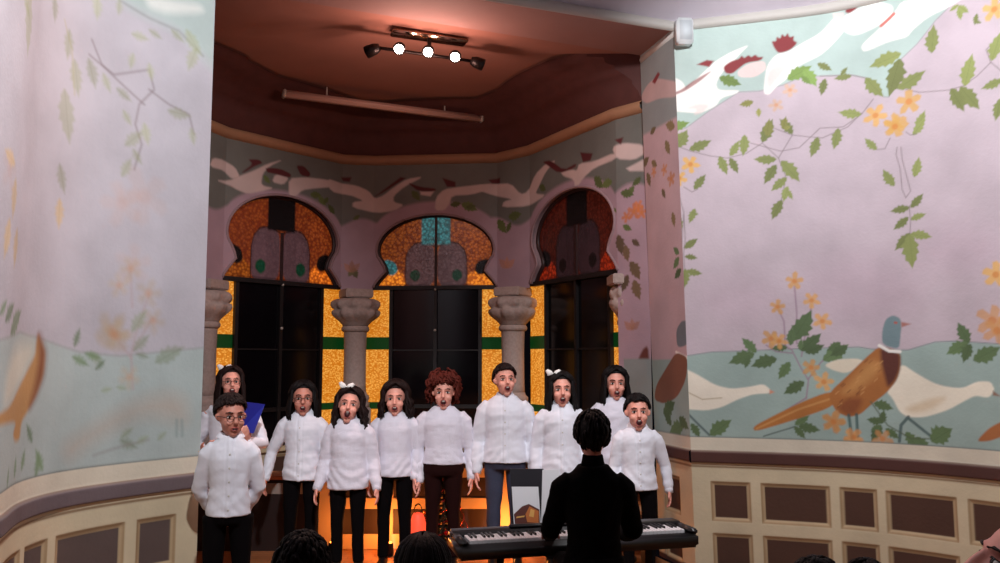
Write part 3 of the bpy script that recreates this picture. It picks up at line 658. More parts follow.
def fbox(mb, i, u0, u1, o0, o1, z0, z1):
    """box in facet coordinates"""
    vs = [apt(i, u, o, z) for u in (u0, u1) for o in (o0, o1) for z in (z0, z1)]
    mb.add(vs, [(0, 1, 3, 2), (4, 6, 7, 5), (0, 4, 5, 1), (2, 3, 7, 6), (0, 2, 6, 4), (1, 5, 7, 3)])
for n_, (i, style) in enumerate(((5, 1), (3, 0), (1, 2))):
    root = empty('window_%d' % (n_ + 1)); tag(root, kind='structure')
    L = (Vector(AP[i + 1]) - Vector(AP[i])).length; hw = L / 2; ys = {5: 1.12, 3: 1.0, 1: 1.08}[i]
    lunette(i, style, root)
    # arch lining (depth of the wall) and dark edge trim
    mb = MB(); pts = [(hw + x * hw, ZT + z * ys) for x, z in ARCH]; vs = []; fs = []
    for u, z in pts: vs += [apt(i, u, -.004, z), apt(i, u, .085, z)]
    for k in range(len(pts) - 1): fs.append((2 * k, 2 * k + 1, 2 * k + 3, 2 * k + 2))
    mb.add(vs, fs); mb.build('arch_lining', plast, root)
    mb = MB(); mb.tube([apt(i, u, .002, z) for u, z in pts], .014, 8); mb.build('arch_edge', plast, root)
    mb = MB(); mb.tube([apt(i, hw + (u - hw) * .985, .07, z - .004) for u, z in pts], .022, 8); mb.build('arch_frame', wood_dk, root)
    mb = MB(); fbox(mb, i, -.04, L + .04, .03, .12, ZT - .022, ZT + .02); mb.build('transom', wood_bk, root, False)
    mb = MB(); fbox(mb, i, hw - .013, hw + .013, .06, .1, ZT, ZT + (.76 if style == 0 else .5)); mb.build('lunette_mullion', wood_dk, root, False)
    # lower lights: amber side strips, green band, dark casement
    e = .14; ch = hw * .72
    for sg, (u0, u1) in ((-1, (-e, hw - ch)), (1, (hw + ch, L + e))):
        mb = MB(); fbox(mb, i, u0, u1, .09, .1, 1.11, 1.66); mb.build('amber_pane', amber, root, False); mb = MB(); fbox(mb, i, u0, u1, .09, .1, ZS, 1.04); mb.build('amber_pane', amber, root, False); mb = MB(); fbox(mb, i, u0, u1, .09, .1, 1.79, ZT); mb.build('amber_pane', amber, root, False)
        mb = MB(); fbox(mb, i, u0, u1, .085, .102, 1.66, 1.79); mb.build('green_pane', green_gl, root, False); mb = MB(); fbox(mb, i, u0, u1, .085, .102, 1.04, 1.11); mb.build('green_pane', green_gl, root, False)
    mb = MB()
    for u in (hw - ch, hw, hw + ch): fbox(mb, i, u - .018, u + .018, .05, .11, ZS, ZT)
    fbox(mb, i, hw - ch, hw + ch, .05, .11, ZS, ZS + .05)
    fbox(mb, i, hw - ch, hw + ch, .06, .105, 1.645, 1.66); fbox(mb, i, hw - ch, hw + ch, .06, .105, 1.05, 1.09)
    mb.build('casement_frame', wood_bk, root, False)
    mb = MB(); fbox(mb, i, hw - ch + .018, hw - .018, .08, .088, ZS + .05, ZT - .02); fbox(mb, i, hw + .018, hw + ch - .018, .08, .088, ZS + .05, ZT - .02)
    mb.build('pane', dark_gl, root, False)
    if n_ < 2:
        for z in (2.29, 1.86): mb = MB(); mb.ell(apt(i, hw, .04, z), .014); mb.build('latch_knob', knobm, root)
# sill ledge
mb = MB()
for i in range(1, 6):
    L = (Vector(AP[i + 1]) - Vector(AP[i])).length; fbox(mb, i, -.05, L + .05, -.04, .2, ZS - .04, ZS)
o = mb.build('trim_1', mat('cream_trim', (204, 184, 150), .7, bump=.1), smooth=False); tag(o, kind='structure')
# columns
stone = mat('carved_stone', (178, 158, 150), .85, bump=.35, bscale=35, var=.2)
DZ = -.035
CPOS = [(-1.50, 8.62), (.13, 8.38), (-2.69, 7.58), (1.09, 7.12)]
for k_, (cx_, cy_) in enumerate(CPOS):
    r = empty('column', (cx_, cy_, ZS)); PZ = 1.07; tag(r, kind='structure')
    ks = (.92, .92, .85, .55)[k_]
    R = lambda pr: [(a * ks, z - ZS + (DZ if z > 1.7 else 0)) for a, z in pr]
    mb = MB(); mb.lathe(R([(.17, PZ), (.17, 1.11), (.15, 1.12), (.165, 1.15), (.165, 1.18), (.14, 1.2), (.13, 1.23)]), 28); mb.box((0, 0, (PZ - ZS) / 2), (.3 * ks, .3 * ks, PZ - ZS), M=Matrix.Rotation(math.atan2(cx_ + .7, -(cy_ - 7)), 4, 'Z'), bev=.01); mb.build('column_base', stone, r)
    mb = MB(); mb.lathe(R([(.13, 1.2), (.125, 1.3), (.122, 1.6), (.128, 1.86), (.13, 1.88)]), 28); mb.build('shaft', stone, r)
    mb = MB(); mb.lathe(R([(.13, 1.87), (.152, 1.885), (.158, 1.905), (.15, 1.925), (.14, 1.935)]), 28); mb.build('neck_ring', stone, r)
    def wob(a, z):
        t = (z + ZS - 1.93) / .3
        if t < 0 or t > 1: return 1
        return 1 + .07 * math.sin(9 * a + (2.2 if t > .5 else 0)) * math.sin(PI * t) + .03 * math.sin(18 * a) * math.sin(PI * t * 2)
    prof = [(.14, 1.93), (.15, 1.95), (.18, 1.98), (.22, 2.01), (.25, 2.04), (.262, 2.07), (.25, 2.095), (.235, 2.1), (.25, 2.12), (.262, 2.15), (.258, 2.18), (.235, 2.2), (.2, 2.215), (.16, 2.22)]
    mb = MB(); mb.lathe(R(prof), 72, wob=wob); mb.build('capital', stone, r)
    mb = MB(); mb.box((0, 0, 2.235 - ZS), (.29, .29, .09), M=Matrix.Rotation(math.atan2(cx_ + .7, -(cy_ - 7)), 4, 'Z'), bev=.01); mb.build('abacus', stone, r, False)

# ---- ceilings, coving, lintel
def strip(name, rings, material, parent=None, close=False):
    n = len(rings[0]); vs = [p for r in rings for p in r]; fs = []
    for i in range(len(rings) - 1):
        for j in range(n - 1 + (1 if close else 0)): fs.append((i * n + j, i * n + (j + 1) % n, (i + 1) * n + (j + 1) % n, (i + 1) * n + j))
    mb = MB(); mb.add(vs, fs); return mb.build(name, material, parent)
AXC = Vector((-.72, 6.95))
def inset(p, d):
    q = Vector(p); v = (AXC - q); return q + v.normalized() * d
AL = densify(AP, 4)
AL = [tuple(np.array(AP[i]) * (1 - t) + np.array(AP[i + 1]) * t) for i in range(len(AP) - 1) for t in (0, .25, .5, .75)] + [AP[-1]]
def ring(d, z): return [(*inset(p, d * (float(np.clip((p[1] - 5.6) / 1.3, .12, 1)) if p[0] < -1 else 1)), z) for p in AL]
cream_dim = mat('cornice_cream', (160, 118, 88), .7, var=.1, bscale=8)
cove_m = mat('cove_brown', (84, 44, 40), .8, var=.2, bscale=10, bump=.1)
ceil_m = mat('alcove_ceiling_ochre', (160, 112, 98), .8, var=.12, bscale=2.5, bump=.08)
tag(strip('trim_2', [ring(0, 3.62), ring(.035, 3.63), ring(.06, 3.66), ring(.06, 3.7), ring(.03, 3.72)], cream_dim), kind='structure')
tag(strip('trim_3', [ring(.0, 3.70), ring(.05, 3.74), ring(.07, 3.80), ring(.12, 3.86), ring(.12, 3.89), ring(.18, 3.94), ring(.26, 3.99), ring(.26, 4.02), ring(.34, 4.05), ring(.36, 4.10), ring(.5, 4.11), ring(.5, 4.14), ring(.56, 4.15)], cove_m), kind='structure')
_cr = [(.0, 3.70), (.05, 3.74), (.07, 3.80), (.12, 3.86), (.12, 3.89), (.18, 3.94), (.26, 3.99), (.26, 4.02), (.34, 4.05), (.36, 4.10), (.5, 4.11), (.5, 4.14), (.56, 4.15)]
for k_, p in enumerate((AL[0], AL[-1])):
    mb = MB(); mb.add([(*inset(p, d * (1, .12)[k_]), z) for d, z in _cr] + [(*inset(p, .56 * (1, .12)[k_]), 4.25), (*inset(p, 0), 4.25)], [tuple(range(15))]); tag(mb.build('trim_%d' % (11 + k_), cove_m, smooth=False), kind='structure')
# alcove ceiling: disc, and soffit of the opening in another colour
mb = MB(); rr = ring(.0, 4.17); mb.add([(*AXC, 4.18)] + rr, [(0, j + 1, j + 2) for j in range(len(rr) - 1)])
jl0, jr0 = Vector((-1.78, 5.0)), Vector((1.37, 6.21)); jl1, jr1 = Vector((-1.98, 5.5)), Vector((1.2, 6.78))
mb.add([(jl1.x, jl1.y, 4.12), (jr1.x, jr1.y, 4.12), rr[0], (*AXC, 4.18), rr[-1]], [(0, 1, 2, 3, 4)])
tag(mb.build('ceiling_alcove', ceil_m, smooth=False), kind='structure')
mb = MB(); mb.add([(jl0.x, jl0.y, 4.1), (jr0.x, jr0.y, 4.1), (jr1.x, jr1.y, 4.1), (jl1.x, jl1.y, 4.1)] + [(jl0.x, jl0.y, 4.3), (jr0.x, jr0.y, 4.3), (jr1.x, jr1.y, 4.3), (jl1.x, jl1.y, 4.3)],
    [(0, 1, 2, 3), (4, 5, 6, 7), (0, 1, 5, 4), (2, 3, 7, 6)]); tag(mb.build('ceiling_soffit', mat('soffit_taupe', (156, 120, 114), .8, var=.1, bscale=3), smooth=False), kind='structure')
# cream moulding along the lintel front, the reveal tops and the main room
white_m = mat('white_moulding', (190, 186, 180), .6, bump=.05)
rv = MB(); rv.tube([(1.205, 6.78, 4.06), (1.365, 6.2, 4.06)], .035, 8); rv.tube([(-1.96, 5.5, 4.06), (-1.78, 5.0, 4.06)], .035, 8); tag(rv.build('trim_4', white_m), kind='structure')
room = [(p[0], p[1]) for p in RTd] + [(3.6, 3.4), (3.6, 1.0), (3.4, -1.6), (2.6, -2.6), (1, -3.0), (-1, -2.8), (-2.1, -1.8), (-2.1, 0), (-2.0, 1.8)] + [(p[0], p[1]) for p in LBd[::-1]]
RC = Vector((.7, 2.4))
def rin(d, z):
    out = []
    for p in room:
        q = Vector(p); v = RC - q; l = v.length; q = q + v * min(d / l, .95); out.append((q.x, q.y, z))
    return out
tag(strip('trim_5', [rin(0, 4.075), rin(.02, 4.08), rin(.032, 4.10), rin(.032, 4.14), rin(.0, 4.16)], white_m, close=True), kind='structure')
def ceil_rings_mat():
    m = mat('ceiling_grey', (196, 188, 198), .8, var=.08, bscale=4, bump=.1); return m
dome = ceil_rings_mat()
rings = [rin(.0, 4.15), rin(.06, 4.21), rin(.14, 4.30)]
tag(strip('trim_6', rings, dome, close=True), kind='structure')
for k_, (d, z) in enumerate(((.14, 4.30), (.30, 4.42), (.34, 4.44))):
    o = strip('trim_%d' % (7 + k_), [rin(d, z), rin(d + .012, z - .006), rin(d + .024, z + .012)], mat('ceiling_line', (140, 128, 142), .8), close=True); tag(o, kind='structure')
rr = rin(1.3, 4.95)
o = strip('ceiling', [rin(.12, 4.29), rin(.30, 4.43), rin(.5, 4.56), rin(.8, 4.75), rr], dome, close=True); tag(o, kind='structure')
mb = MB(); mb.add([(RC.x, RC.y, 4.98)] + rr, [(0, j + 1, (j + 1) % len(rr) + 1) for j in range(len(rr))]); o = mb.build('ceiling_top', dome); tag(o, kind='structure')
# remaining walls of the main room, plain
plain = [(3.52, 4.3), (3.6, 3.4), (3.6, 1.0), (3.4, -1.6), (2.6, -2.6), (1, -3.0), (-1, -2.8), (-2.1, -1.8), (-2.1, 0), (-2.0, 1.8), (-1.95, 2.6)]
w = Wall(densify(plain, 4), densify(plain, 4), 0, 4.12, .05); w.nsign = -1
w.C[:] = s2l((150, 136, 146)); w.above([(-1, 3.5), (99, 3.5)], (136, 148, 144), .03); w.above([(-1, 1.55), (99, 1.55)], (112, 132, 130), .03, -1); w.above([(-1, .98), (99, .98)], (160, 142, 112), .03, -1)
w.blend(((w.Z > .8) & (w.Z < .89)).astype(float), BAND); tag(w.build('wall_rear', MURAL), kind='structure')
# outer shell behind windows is open to the night; floor
def floor_mat():
    m = bpy.data.materials.new('oak_parquet'); m.use_nodes = True; nt = m.node_tree; b = nt.nodes['Principled BSDF']; b.inputs['Roughness'].default_value = .32
    tc = nt.nodes.new('ShaderNodeTexCoord'); br = nt.nodes.new('ShaderNodeTexBrick'); br.inputs['Scale'].default_value = 3.0
    br.inputs['Color1'].default_value = (.24, .09, .035, 1); br.inputs['Color2'].default_value = (.32, .13, .05, 1); br.inputs['Mortar'].default_value = (.06, .02, .01, 1)
    br.inputs['Mortar Size'].default_value = .006; br.inputs['Brick Width'].default_value = 1.2; br.inputs['Row Height'].default_value = .22
    nt.links.new(tc.outputs['Object'], br.inputs['Vector']); nt.links.new(br.outputs['Color'], b.inputs['Base Color']); return m
pts = [(p[0], p[1]) for p in RBd] + plain[1:-1] + [(p[0], p[1]) for p in LBd[::-1]] + [(p[0], p[1]) for p in AP[::-1]]
me = bmesh.new(); f_ = me.faces.new([me.verts.new((x, y, 0)) for x, y in pts]); bmesh.ops.triangulate(me, faces=[f_])
fm = bpy.data.meshes.new('floor'); me.to_mesh(fm); me.free(); fm.materials.append(floor_mat())
fo = bpy.data.objects.new('floor', fm); COL.objects.link(fo); tag(fo, kind='structure')

# ------------------------------------------------------------------ spot fixture, strip light, box, cable
blk = mat('black_metal', (26, 20, 20), .4, .6); chrome = mat('polished_steel', (190, 160, 140), .18, 1)
bulb = mat('lit_halogen', (255, 240, 230), .4, emis=(255, 236, 226), estr=60)
FX = [at(399, 49, 6.25), at(428, 52, 6.33), at(455, 57, 6.41)]
mid = FX[1]; root = empty('spot_fixture', (mid.x, mid.y + .12, 4.14)); tag(root, 'ceiling spotlight bar with three lit halogen heads and dark end heads', 'ceiling lamp')
Mi = Matrix.Translation(-Vector((mid.x, mid.y + .12, 4.14)))
dirv = (FX[2] - FX[0]).normalized()
mb = MB(); mb.box((0, 0, -.012), (.62, .13, .03), M=Matrix.Rotation(math.atan2(dirv.y, dirv.x), 4, 'Z'), bev=.008); mb.build('ceiling_plate', chrome, root)
mb = MB(); mb.tube([mid + Vector((0, .12, -.0)), mid + Vector((0, .10, .15)), Vector((mid.x, mid.y + .12, 4.13))], .016, 10, M=Mi); mb.build('stem', blk, root)
mb = MB(); A_ = FX[0] - dirv * .2 + Vector((0, .12, .03)); B_ = FX[2] + dirv * .2 + Vector((0, .12, .03)); mb.tube([A_, B_], .013, 10, M=Mi); mb.build('bar', blk, root)
aim = Vector((0, -1, -.95)).normalized()
for p in FX:
    mb = MB(); mb.tube([p + Vector((0, .12, .03)) , p + Vector((0, .06, .0)), p - aim * .03, p], [.014, .03, .046, .05], 20, M=Mi); h = mb.build('spot_head', blk, root)
    mb = MB(); mb.tube([p - aim * .01, p + aim * .004], .036, 20, M=Mi); mb.build('lit_lens', bulb, h)
for p, sx in ((FX[0] - dirv * .17, -1), (FX[2] + dirv * .13, 1)):
    mb = MB(); q = p + Vector((0, .08, .02)); mb.tube([q, q + Vector((sx * .035, .01, -.01)), q + Vector((sx * .1, .03, -.03))], [.03, .045, .05], 18, M=Mi); mb.build('spot_head', blk, root)
def light(kind, name, loc, e, col, **k):
    l = bpy.data.lights.new(name, kind); l.energy = e; l.color = col
    for a, v in k.items(): setattr(l, a, v)
    o = bpy.data.objects.new(name, l); COL.objects.link(o); o.location = loc; return o
for p in FX:
    light('POINT', 'halogen_light', p + aim * .10 + Vector((0, 0, -.12)), 8.5, (1, .56, .45), shadow_soft_size=.035)
    o = light('SPOT', 'halogen_beam', p + aim * .02, 44, (1, .60, .50), shadow_soft_size=.03, spot_size=math.radians(112), spot_blend=.4); o.rotation_euler = aim.to_track_quat('-Z', 'Y').to_euler()
# strip lamp under the coving, small box at the corner, black cable
p0, p1 = at(284, 95, 7.83), at(481, 121, 8.42); z_ = 4.0
def zat(px, py, z): r = ray(px, py); t = (z - CAMZ) / r[2]; return Vector((r[0] * t, r[1] * t, z))
p0, p1 = zat(284, 97, 3.99), zat(481, 122, 3.99)
c_ = (p0 + p1) / 2; a_ = math.atan2((p1 - p0).y, (p1 - p0).x)
root = empty('strip_lamp', c_ + Vector((0, 0, .03)), a_); tag(root, 'long pale unlit strip light under the alcove ceiling', 'ceiling lamp')
Ln = (p1 - p0).length
mb = MB(); mb.box((0, 0, 0), (Ln, .09, .06), bev=.015); mb.build('diffuser', mat('strip_diffuser', (206, 170, 158), .5), root)
for sx in (-1, 1): mb = MB(); mb.box((sx * Ln * .5, 0, .0), (.03, .1, .07), bev=.008); mb.build('end_cap', white_m, root)
for sx in (-.3, .3): mb = MB(); mb.tube([(sx * Ln, 0, .02), (sx * Ln, 0, .12)], .008, 8); mb.build('hanger', white_m, root)
q0 = at(684, 32, 6.12)
root = empty('sensor_box', q0 + Vector((0, 0, -.1)), .1); tag(root, 'small white box mounted high at the corner of the mural wall', 'loudspeaker')
mb = MB(); mb.box((0, 0, .1), (.125, .09, .2), bev=.012); mb.build('housing', mat('white_plastic', (226, 232, 234), .4), root)
mb = MB(); mb.box((0, -.046, .1), (.095, .006, .15), bev=.002); mb.build('front_grille', mat('pale_grille', (206, 214, 218), .6, bump=.4, bscale=200), root)
mb = MB(); mb.box((.0, .06, .1), (.04, .06, .04)); mb.build('bracket', mat('white_plastic', (226, 232, 234)), root)
mb = MB(); cpts = [zat(x, y, z) for x, y, z in ((642, 72, 4.0), (628, 82, 3.98), (613, 88, 3.95), (590, 100, 3.95), (560, 114, 3.95), (531, 127, 3.92), (515, 123, 3.97))]
mb.tube(cpts, .009, 8); tag(mb.build('power_cable', blk), 'thin black cable running along the alcove coving', 'cable')

# ------------------------------------------------------------------ people
skin = mat('skin', (228, 158, 140), .5, bump=.05, bscale=200)
skin2 = mat('skin_dusky', (198, 130, 112), .5, bump=.05, bscale=200)
eyew = mat('eye_white', (226, 218, 212), .3); iris = mat('iris_brown', (34, 20, 16), .2); lip = mat('lips', (178, 88, 82), .4); mouthm = mat('mouth_inside', (60, 12, 16), .5); teeth = mat('teeth', (230, 222, 208), .3); brow = mat('brow_hair', (38, 24, 20), .7)
def hairm(n, c): return mat('hair_' + n, c, .65, bump=.5, bscale=90, var=.35, spec=.22)
HB = hairm('black', (15, 9, 10)); HD = hairm('dark_brown', (32, 15, 13)); HR = hairm('auburn', (96, 34, 24))
shirt_w = mat('white_cotton', (226, 226, 236), .85, bump=.12, bscale=26, sheen=.2)
knit_w = mat('white_knit', (222, 218, 230), .9, bump=.25, bscale=120, sheen=.3)
trous = mat('black_trousers', (9, 6, 8), .95, bump=.1, spec=.1); brownt = mat('brown_trousers', (34, 12, 11), .95, bump=.1, spec=.1); denim = mat('blue_denim', (58, 62, 84), .85, bump=.3, bscale=150, var=.25)
blackc = mat('black_jacket', (5, 4, 5), .95, bump=.2, spec=.1); shoem = mat('black_leather', (18, 14, 14), .35)
glassm = mat('spectacle_rim', (40, 16, 18), .3); bow_m = mat('white_ribbon', (236, 232, 228), .6)

def hand(mb, wr_, dr, side, curl=.5, s=1.0, palmdir=None):
    """wr_: wrist, dr: direction of fingers, thumb towards -Y side"""
    z = -Vector(dr).normalized()                         # local +Z back up the arm
    x = Vector((side, 0, 0)) if palmdir is None else -Vector(palmdir)
    x = (x - z * x.dot(z)).normalized(); y = z.cross(x)
    if palmdir is None and y.y < 0 : pass
    yy = y if y.y > 0 else -y
    if palmdir is not None: yy = y * side
    L = lambda p: Vector(wr_) + (x * p[0] + yy * p[1] + z * p[2]) * s
    mb.tube([L((0, 0, .02)), L((0, 0, -.015)), L((-.002, 0, -.045)), L((-.004, 0, -.085))], [(.019 * s, .019 * s), (.016 * s, .026 * s), (.014 * s, .036 * s), (.012 * s, .037 * s)], 14, ref=tuple(x))
    for k, (oy, l) in enumerate(((-.030, .066), (-.010, .074), (.010, .069), (.029, .054))):
        c = curl * (1 + .12 * k); p = Vector((-.004, oy, -.08)); pts = [L(p)]; a = 0
        for seg in (.42, .33, .25):
            a += c * .75; p = p + Vector((-math.sin(a), oy * .12, -math.cos(a))) * l * seg; pts.append(L(p))
        mb.tube(pts, [.0092 * s, .0088 * s, .008 * s, .0062 * s], 8)
    mb.tube([L((-.004, -.022, -.018)), L((-.012, -.042, -.038)), L((-.02, -.05, -.06)), L((-.024, -.05, -.082))], [.013 * s, .011 * s, .0095 * s, .007 * s], 8)

def person(name, label, X, Y, H, rz=0, yaw=0, pitch=0, roll=0, skinm=skin, hair='long', hm=HD, top='shirt', topm=None, legm=trous, hem=.47, arms=None, mouth=1.0, glasses=False, bow=None, sit=None, cat='person', width=1.0, hs=1.0, seed=1, lean=0, hlen=.16, loose=0, vox=.0062, group=None):
    root = empty(name, (X, Y, 0), rz); tag(root, label, cat, group)
    rnd = random.Random(seed)
    k = H
    zo = 0 if sit is None else (sit + .07 - .49 * k)      # drop of the upper body when seated
    def T(x, y, z):                                        # upper-body transform incl. forward lean
        z2 = z * k + zo; hipz = .5 * k + zo; dz = z2 - hipz
        return Vector((x * k, y * k - dz * math.sin(lean), hipz + dz * math.cos(lean)))
    W = width
    tors = [(.50, .094, .072, .0), (.55, .089, .068, 0), (.61, .081, .062, 0), (.67, .087, .065, 0), (.73, .095, .067, 0), (.765, .095, .060, .003), (.785, .086, .052, .005), (.803, .062, .045, .006), (.822, .042, .038, .008)]
    if arms is None: arms = [{}, {}]
    AR = []
    for sg, a in zip((-1, 1), arms):
        sh = (sg * .095 * W, .004, .763); el = a.get('el', (sg * .130 * W, .02, .595)); wr_ = a.get('wr', (sg * .137 * W, -.03, .455))
        AR.append((sg, T(*sh), T(*el), T(*wr_), a))
    if sit is None:
        LG = [(sg, Vector((sg * .052 * k, 0, .49 * k)), Vector((sg * .056 * k, -.008, .27 * k)), Vector((sg * .06 * k, .01, .05 * k))) for sg in (-1, 1)]
    else:
        LG = [(sg, Vector((sg * .055 * k, 0, sit + .07)), Vector((sg * .075 * k, -.25 * k, sit + .06)), Vector((sg * .08 * k, -.25 * k, .07))) for sg in (-1, 1)]
    hc = T(0, -.004, .822) + Vector((0, 0, 0)); headc = T(0, -.01, .896 if hs > 1.08 else .905)
    HM = Matrix.Translation(headc) @ Euler((0, 0, yaw), 'XYZ').to_matrix().to_4x4() @ Euler((-pitch, 0, 0)).to_matrix().to_4x4() @ Euler((0, roll, 0)).to_matrix().to_4x4() @ Matrix.Scale(hs * 1.0, 4)
    # ---- body
    mb = MB()
    mb.tube([T(0, y, z) for z, rx, ry, y in tors], [(rx * k * W * .93, ry * k * .93) for z, rx, ry, y in tors], 24)
    nb = HM @ Vector((0, .025, -.06))
    mb.tube([T(0, .01, .79), T(0, .006, .83), nb], [.046, .041, .043], 16)
    mb.ell((0, .018, .022), (.071, .088, .088), 24, 16, HM); mb.ell((0, -.02, -.04), (.056, .062, .066), 20, 14, HM)
    op = .010 * mouth
    mb.ell((0, -.048, -.088 - op), (.024, .024, .02), 12, 8, HM)
    mb.tube([(0, -.074, .012), (0, -.088, -.012), (0, -.094, -.026), (0, -.08, -.034)], [.008, .010, .0135, .009], 10, HM)
    mb.ell((0, -.058, .026), (.046, .020, .014), 14, 8, HM)
    for sg in (-1, 1):
        mb.ell((sg * .034, -.052, -.034), (.024, .026, .024), 12, 8, HM)
        mb.tube([(sg * .066, -.004, -.004), (sg * .077, .008, -.004), (sg * .08, .014, -.006)], [(.009, .018), (.010, .021), (.004, .014)], 10, HM, ref=(0, 1, 0))
    for sg, sh, el, wr_, a in AR:
        mb.tube([sh, sh.lerp(el, .5), el, el.lerp(wr_, .4), wr_], [.032 * k, .028 * k, .023 * k, .022 * k, .0165 * k], 14)
        dr = Vector(a['dir']) if 'dir' in a else (wr_ - el)
        hand(mb, wr_, dr, sg, a.get('curl', .35), .92 * k / 1.42 if k < 1.6 else 1.05, a.get('palm'))
    for sg, h, kn, an in LG:
        mb.tube([h, h.lerp(kn, .5), kn, kn.lerp(an, .35), an], [.046 * k, .042 * k, .031 * k, .030 * k, .02 * k], 14)
    me = remeshed(mb, vox, 2); me.name = 'body'
    # facial features joined into the same mesh
    fb = MB()
    for sg in (-1, 1):
        fb.cur = 1; fb.ell((sg * .029, -.0605, .0), (.0132, .009, .0068), 12, 8, HM)
        fb.cur = 2; fb.ell((sg * .029, -.0670, .0), (.0072, .0045, .0072), 10, 8, HM)
        fb.tube([(sg * .013, -.0665, .0060), (sg * .028, -.0705, .0085), (sg * .044, -.0570, .005)], [.0015, .0028, .0015], 6, HM)
        fb.cur = 3; fb.tube([(sg * .012, -.0765, .024), (sg * .03, -.0725, .028), (sg * .046, -.0535, .023)], [.0025, .0042, .002], 6, HM)
    mz = -.061 - op * .4
    fb.cur = 4; fb.ell((0, -.0765, mz), (.0165 + .002 * mouth, .0125, .004 + .0145 * mouth), 16, 10, HM)
    fb.cur = 5
    n = 18; lp = []
    for i in range(n + 1):
        a = 2 * PI * i / n; lp.append((math.cos(a) * (.0195), -.0840 + .009 * abs(math.cos(a)), mz + math.sin(a) * (.0055 + .0145 * mouth)))
    fb.tube(lp, .0032, 6, HM)
    if mouth > .4: fb.cur = 6; fb.box((0, -.0855, mz + .0105 * mouth), (.018, .004, .0045), HM)
    tmp = fb.mesh('t', [skinm, eyew, iris, brow, mouthm, lip, teeth])
    me.materials.clear()
    for m_ in (skinm, eyew, iris, brow, mouthm, lip, teeth): me.materials.append(m_)
    nsk = len(me.polygons); mids = [0] * nsk + list(fb.mi)
    bm = bmesh.new(); bm.from_mesh(me); bm.from_mesh(tmp); bm.to_mesh(me); bm.free(); bpy.data.meshes.remove(tmp)
    me.polygons.foreach_set('material_index', mids); me.update()
    o = bpy.data.objects.new('body', me); COL.objects.link(o); o.parent = root
    # ---- top
    mb = MB(); tm = topm or (shirt_w if top == 'shirt' else knit_w)
    ex = .012 + loose
    T2 = [(z, rx, ry, y) for z, rx, ry, y in tors if z > hem + .01]; hem_ok = 1
    hx = np.interp(hem, [t[0] for t in tors], [t[1] for t in tors]); hy = np.interp(hem, [t[0] for t in tors], [t[2] for t in tors])
    T2 = [(hem, hx, hy, 0)] + T2
    def flare(z): return 1 + (.03 + loose * 3) * max(0, min(1, (.6 - z) / .1))
    mb.tube([T(0, y, z) for z, rx, ry, y in T2], [((rx * k * W + ex) * flare(z), (ry * k + ex) * flare(z)) for z, rx, ry, y in T2], 28)
    cuffs = []
    for sg, sh, el, wr_, a in AR:
        b0 = sh + Vector((-sg * .045 * k, 0, .006 * k))
        dd = (wr_ - el).normalized(); we = wr_ + dd * .004
        r_ = loose * .6
        mb.tube([b0, sh + Vector((-sg * .012 * k, 0, .004 * k)), sh.lerp(el, .1), sh.lerp(el, .5), el, el.lerp(we, .45), we], [.024 * k, .033 * k + ex * .5, .037 * k + ex * .5, .033 * k + ex * .5 + r_, .028 * k + ex * .5 + r_, .026 * k + ex * .4 + r_, .0185 * k + ex * .45], 16)
        cuffs.append((we, dd))
    me = remeshed(mb, .0075, 4); me.name = 'top'
    sd = seed
    def wrk(P, N):
        st = np.array([1.0, 1.0, 1.7]); d = .0046 * np_noise(P * st + .12 * np.sin(P[:, [2, 0, 1]] * 9), 22, sd) + .0016 * np_noise(P * st, 60, sd + 3)
        # drag folds near hem, armpit and elbow
        zz = (P[:, 2] - zo) / k
        d += .0026 * np.clip((.62 - zz) / .1, 0, 1) * np.sin(P[:, 2] * 75 + 5 * np.sin(P[:, 0] * 14 + sd) + 30 * P[:, 0] * (-1) ** sd) * (np.abs(N[:, 2]) < .7)
        if top == 'shirt': d += .0035 * ((np.abs(P[:, 0] + .002) < .014) & (N[:, 1] < -.3)) - .003 * ((np.abs(np.abs(P[:, 0]) - .018) < .004) & (N[:, 1] < -.3))
        return d
    displace(me, wrk); me.materials.clear(); me.materials.append(tm)
    me.polygons.foreach_set('use_smooth', [True] * len(me.polygons))
    tn = {'shirt': 'shirt', 'knit': 'sweater', 'jacket': 'jacket'}[top]
    ts = bpy.data.objects.new(tn, me); COL.objects.link(ts); ts.parent = root
    mb = MB()
    for we, dd in cuffs:
        mb = MB(); mb.tube([we - dd * .03, we + dd * .012], [.0205 * k + .004 + loose * .2, .0195 * k + .003 + loose * .2], 16); mb.build('cuff', tm, ts)
    cz = T(0, .004, .823) + Vector((0, 0, .012))
    if top == 'shirt':
        mb = MB(); n = 28; vs = []; fs = []
        for (r1, dz, ro) in ((.060, -.014, 0), (.052, .022, 0), (.057, .024, 0), (.080, -.008, 1)):
            for j in range(n + 1):
                a = PI * 1.5 + .22 + (j / n) * (2 * PI - .44)
                f = abs(((j / n) * 2 - 1)); f2 = 1 - f            # 0 at the back, f=1 at the front
                fr = max(0, (f - .8) / .2)
                rr_ = r1 + (.012 * fr if ro else 0); zz = dz - .020 * f - (.034 * fr * ro)
                vs.append(cz + Vector((rr_ * math.cos(a) + (0), rr_ * .92 * math.sin(a) + .004, zz)))
        for i in range(3):
            for j in range(n): fs.append((i * (n + 1) + j, i * (n + 1) + j + 1, (i + 1) * (n + 1) + j + 1, (i + 1) * (n + 1) + j))
        mb.add(vs, fs); mb.build('collar', tm, ts)
        for j in range(5):
            mb = MB(); z = hem + .03 + j * (.79 - hem) / 5.2; p = T(0, 0, z); ry = np.interp(z, [t[0] for t in tors], [t[2] for t in tors]) * k
            mb.ell((p.x, p.y - ry - ex - .004, p.z), (.006, .003, .006), 8, 6); mb.build('button', mat('pearl_button', (200, 196, 190), .3), ts)
    else:
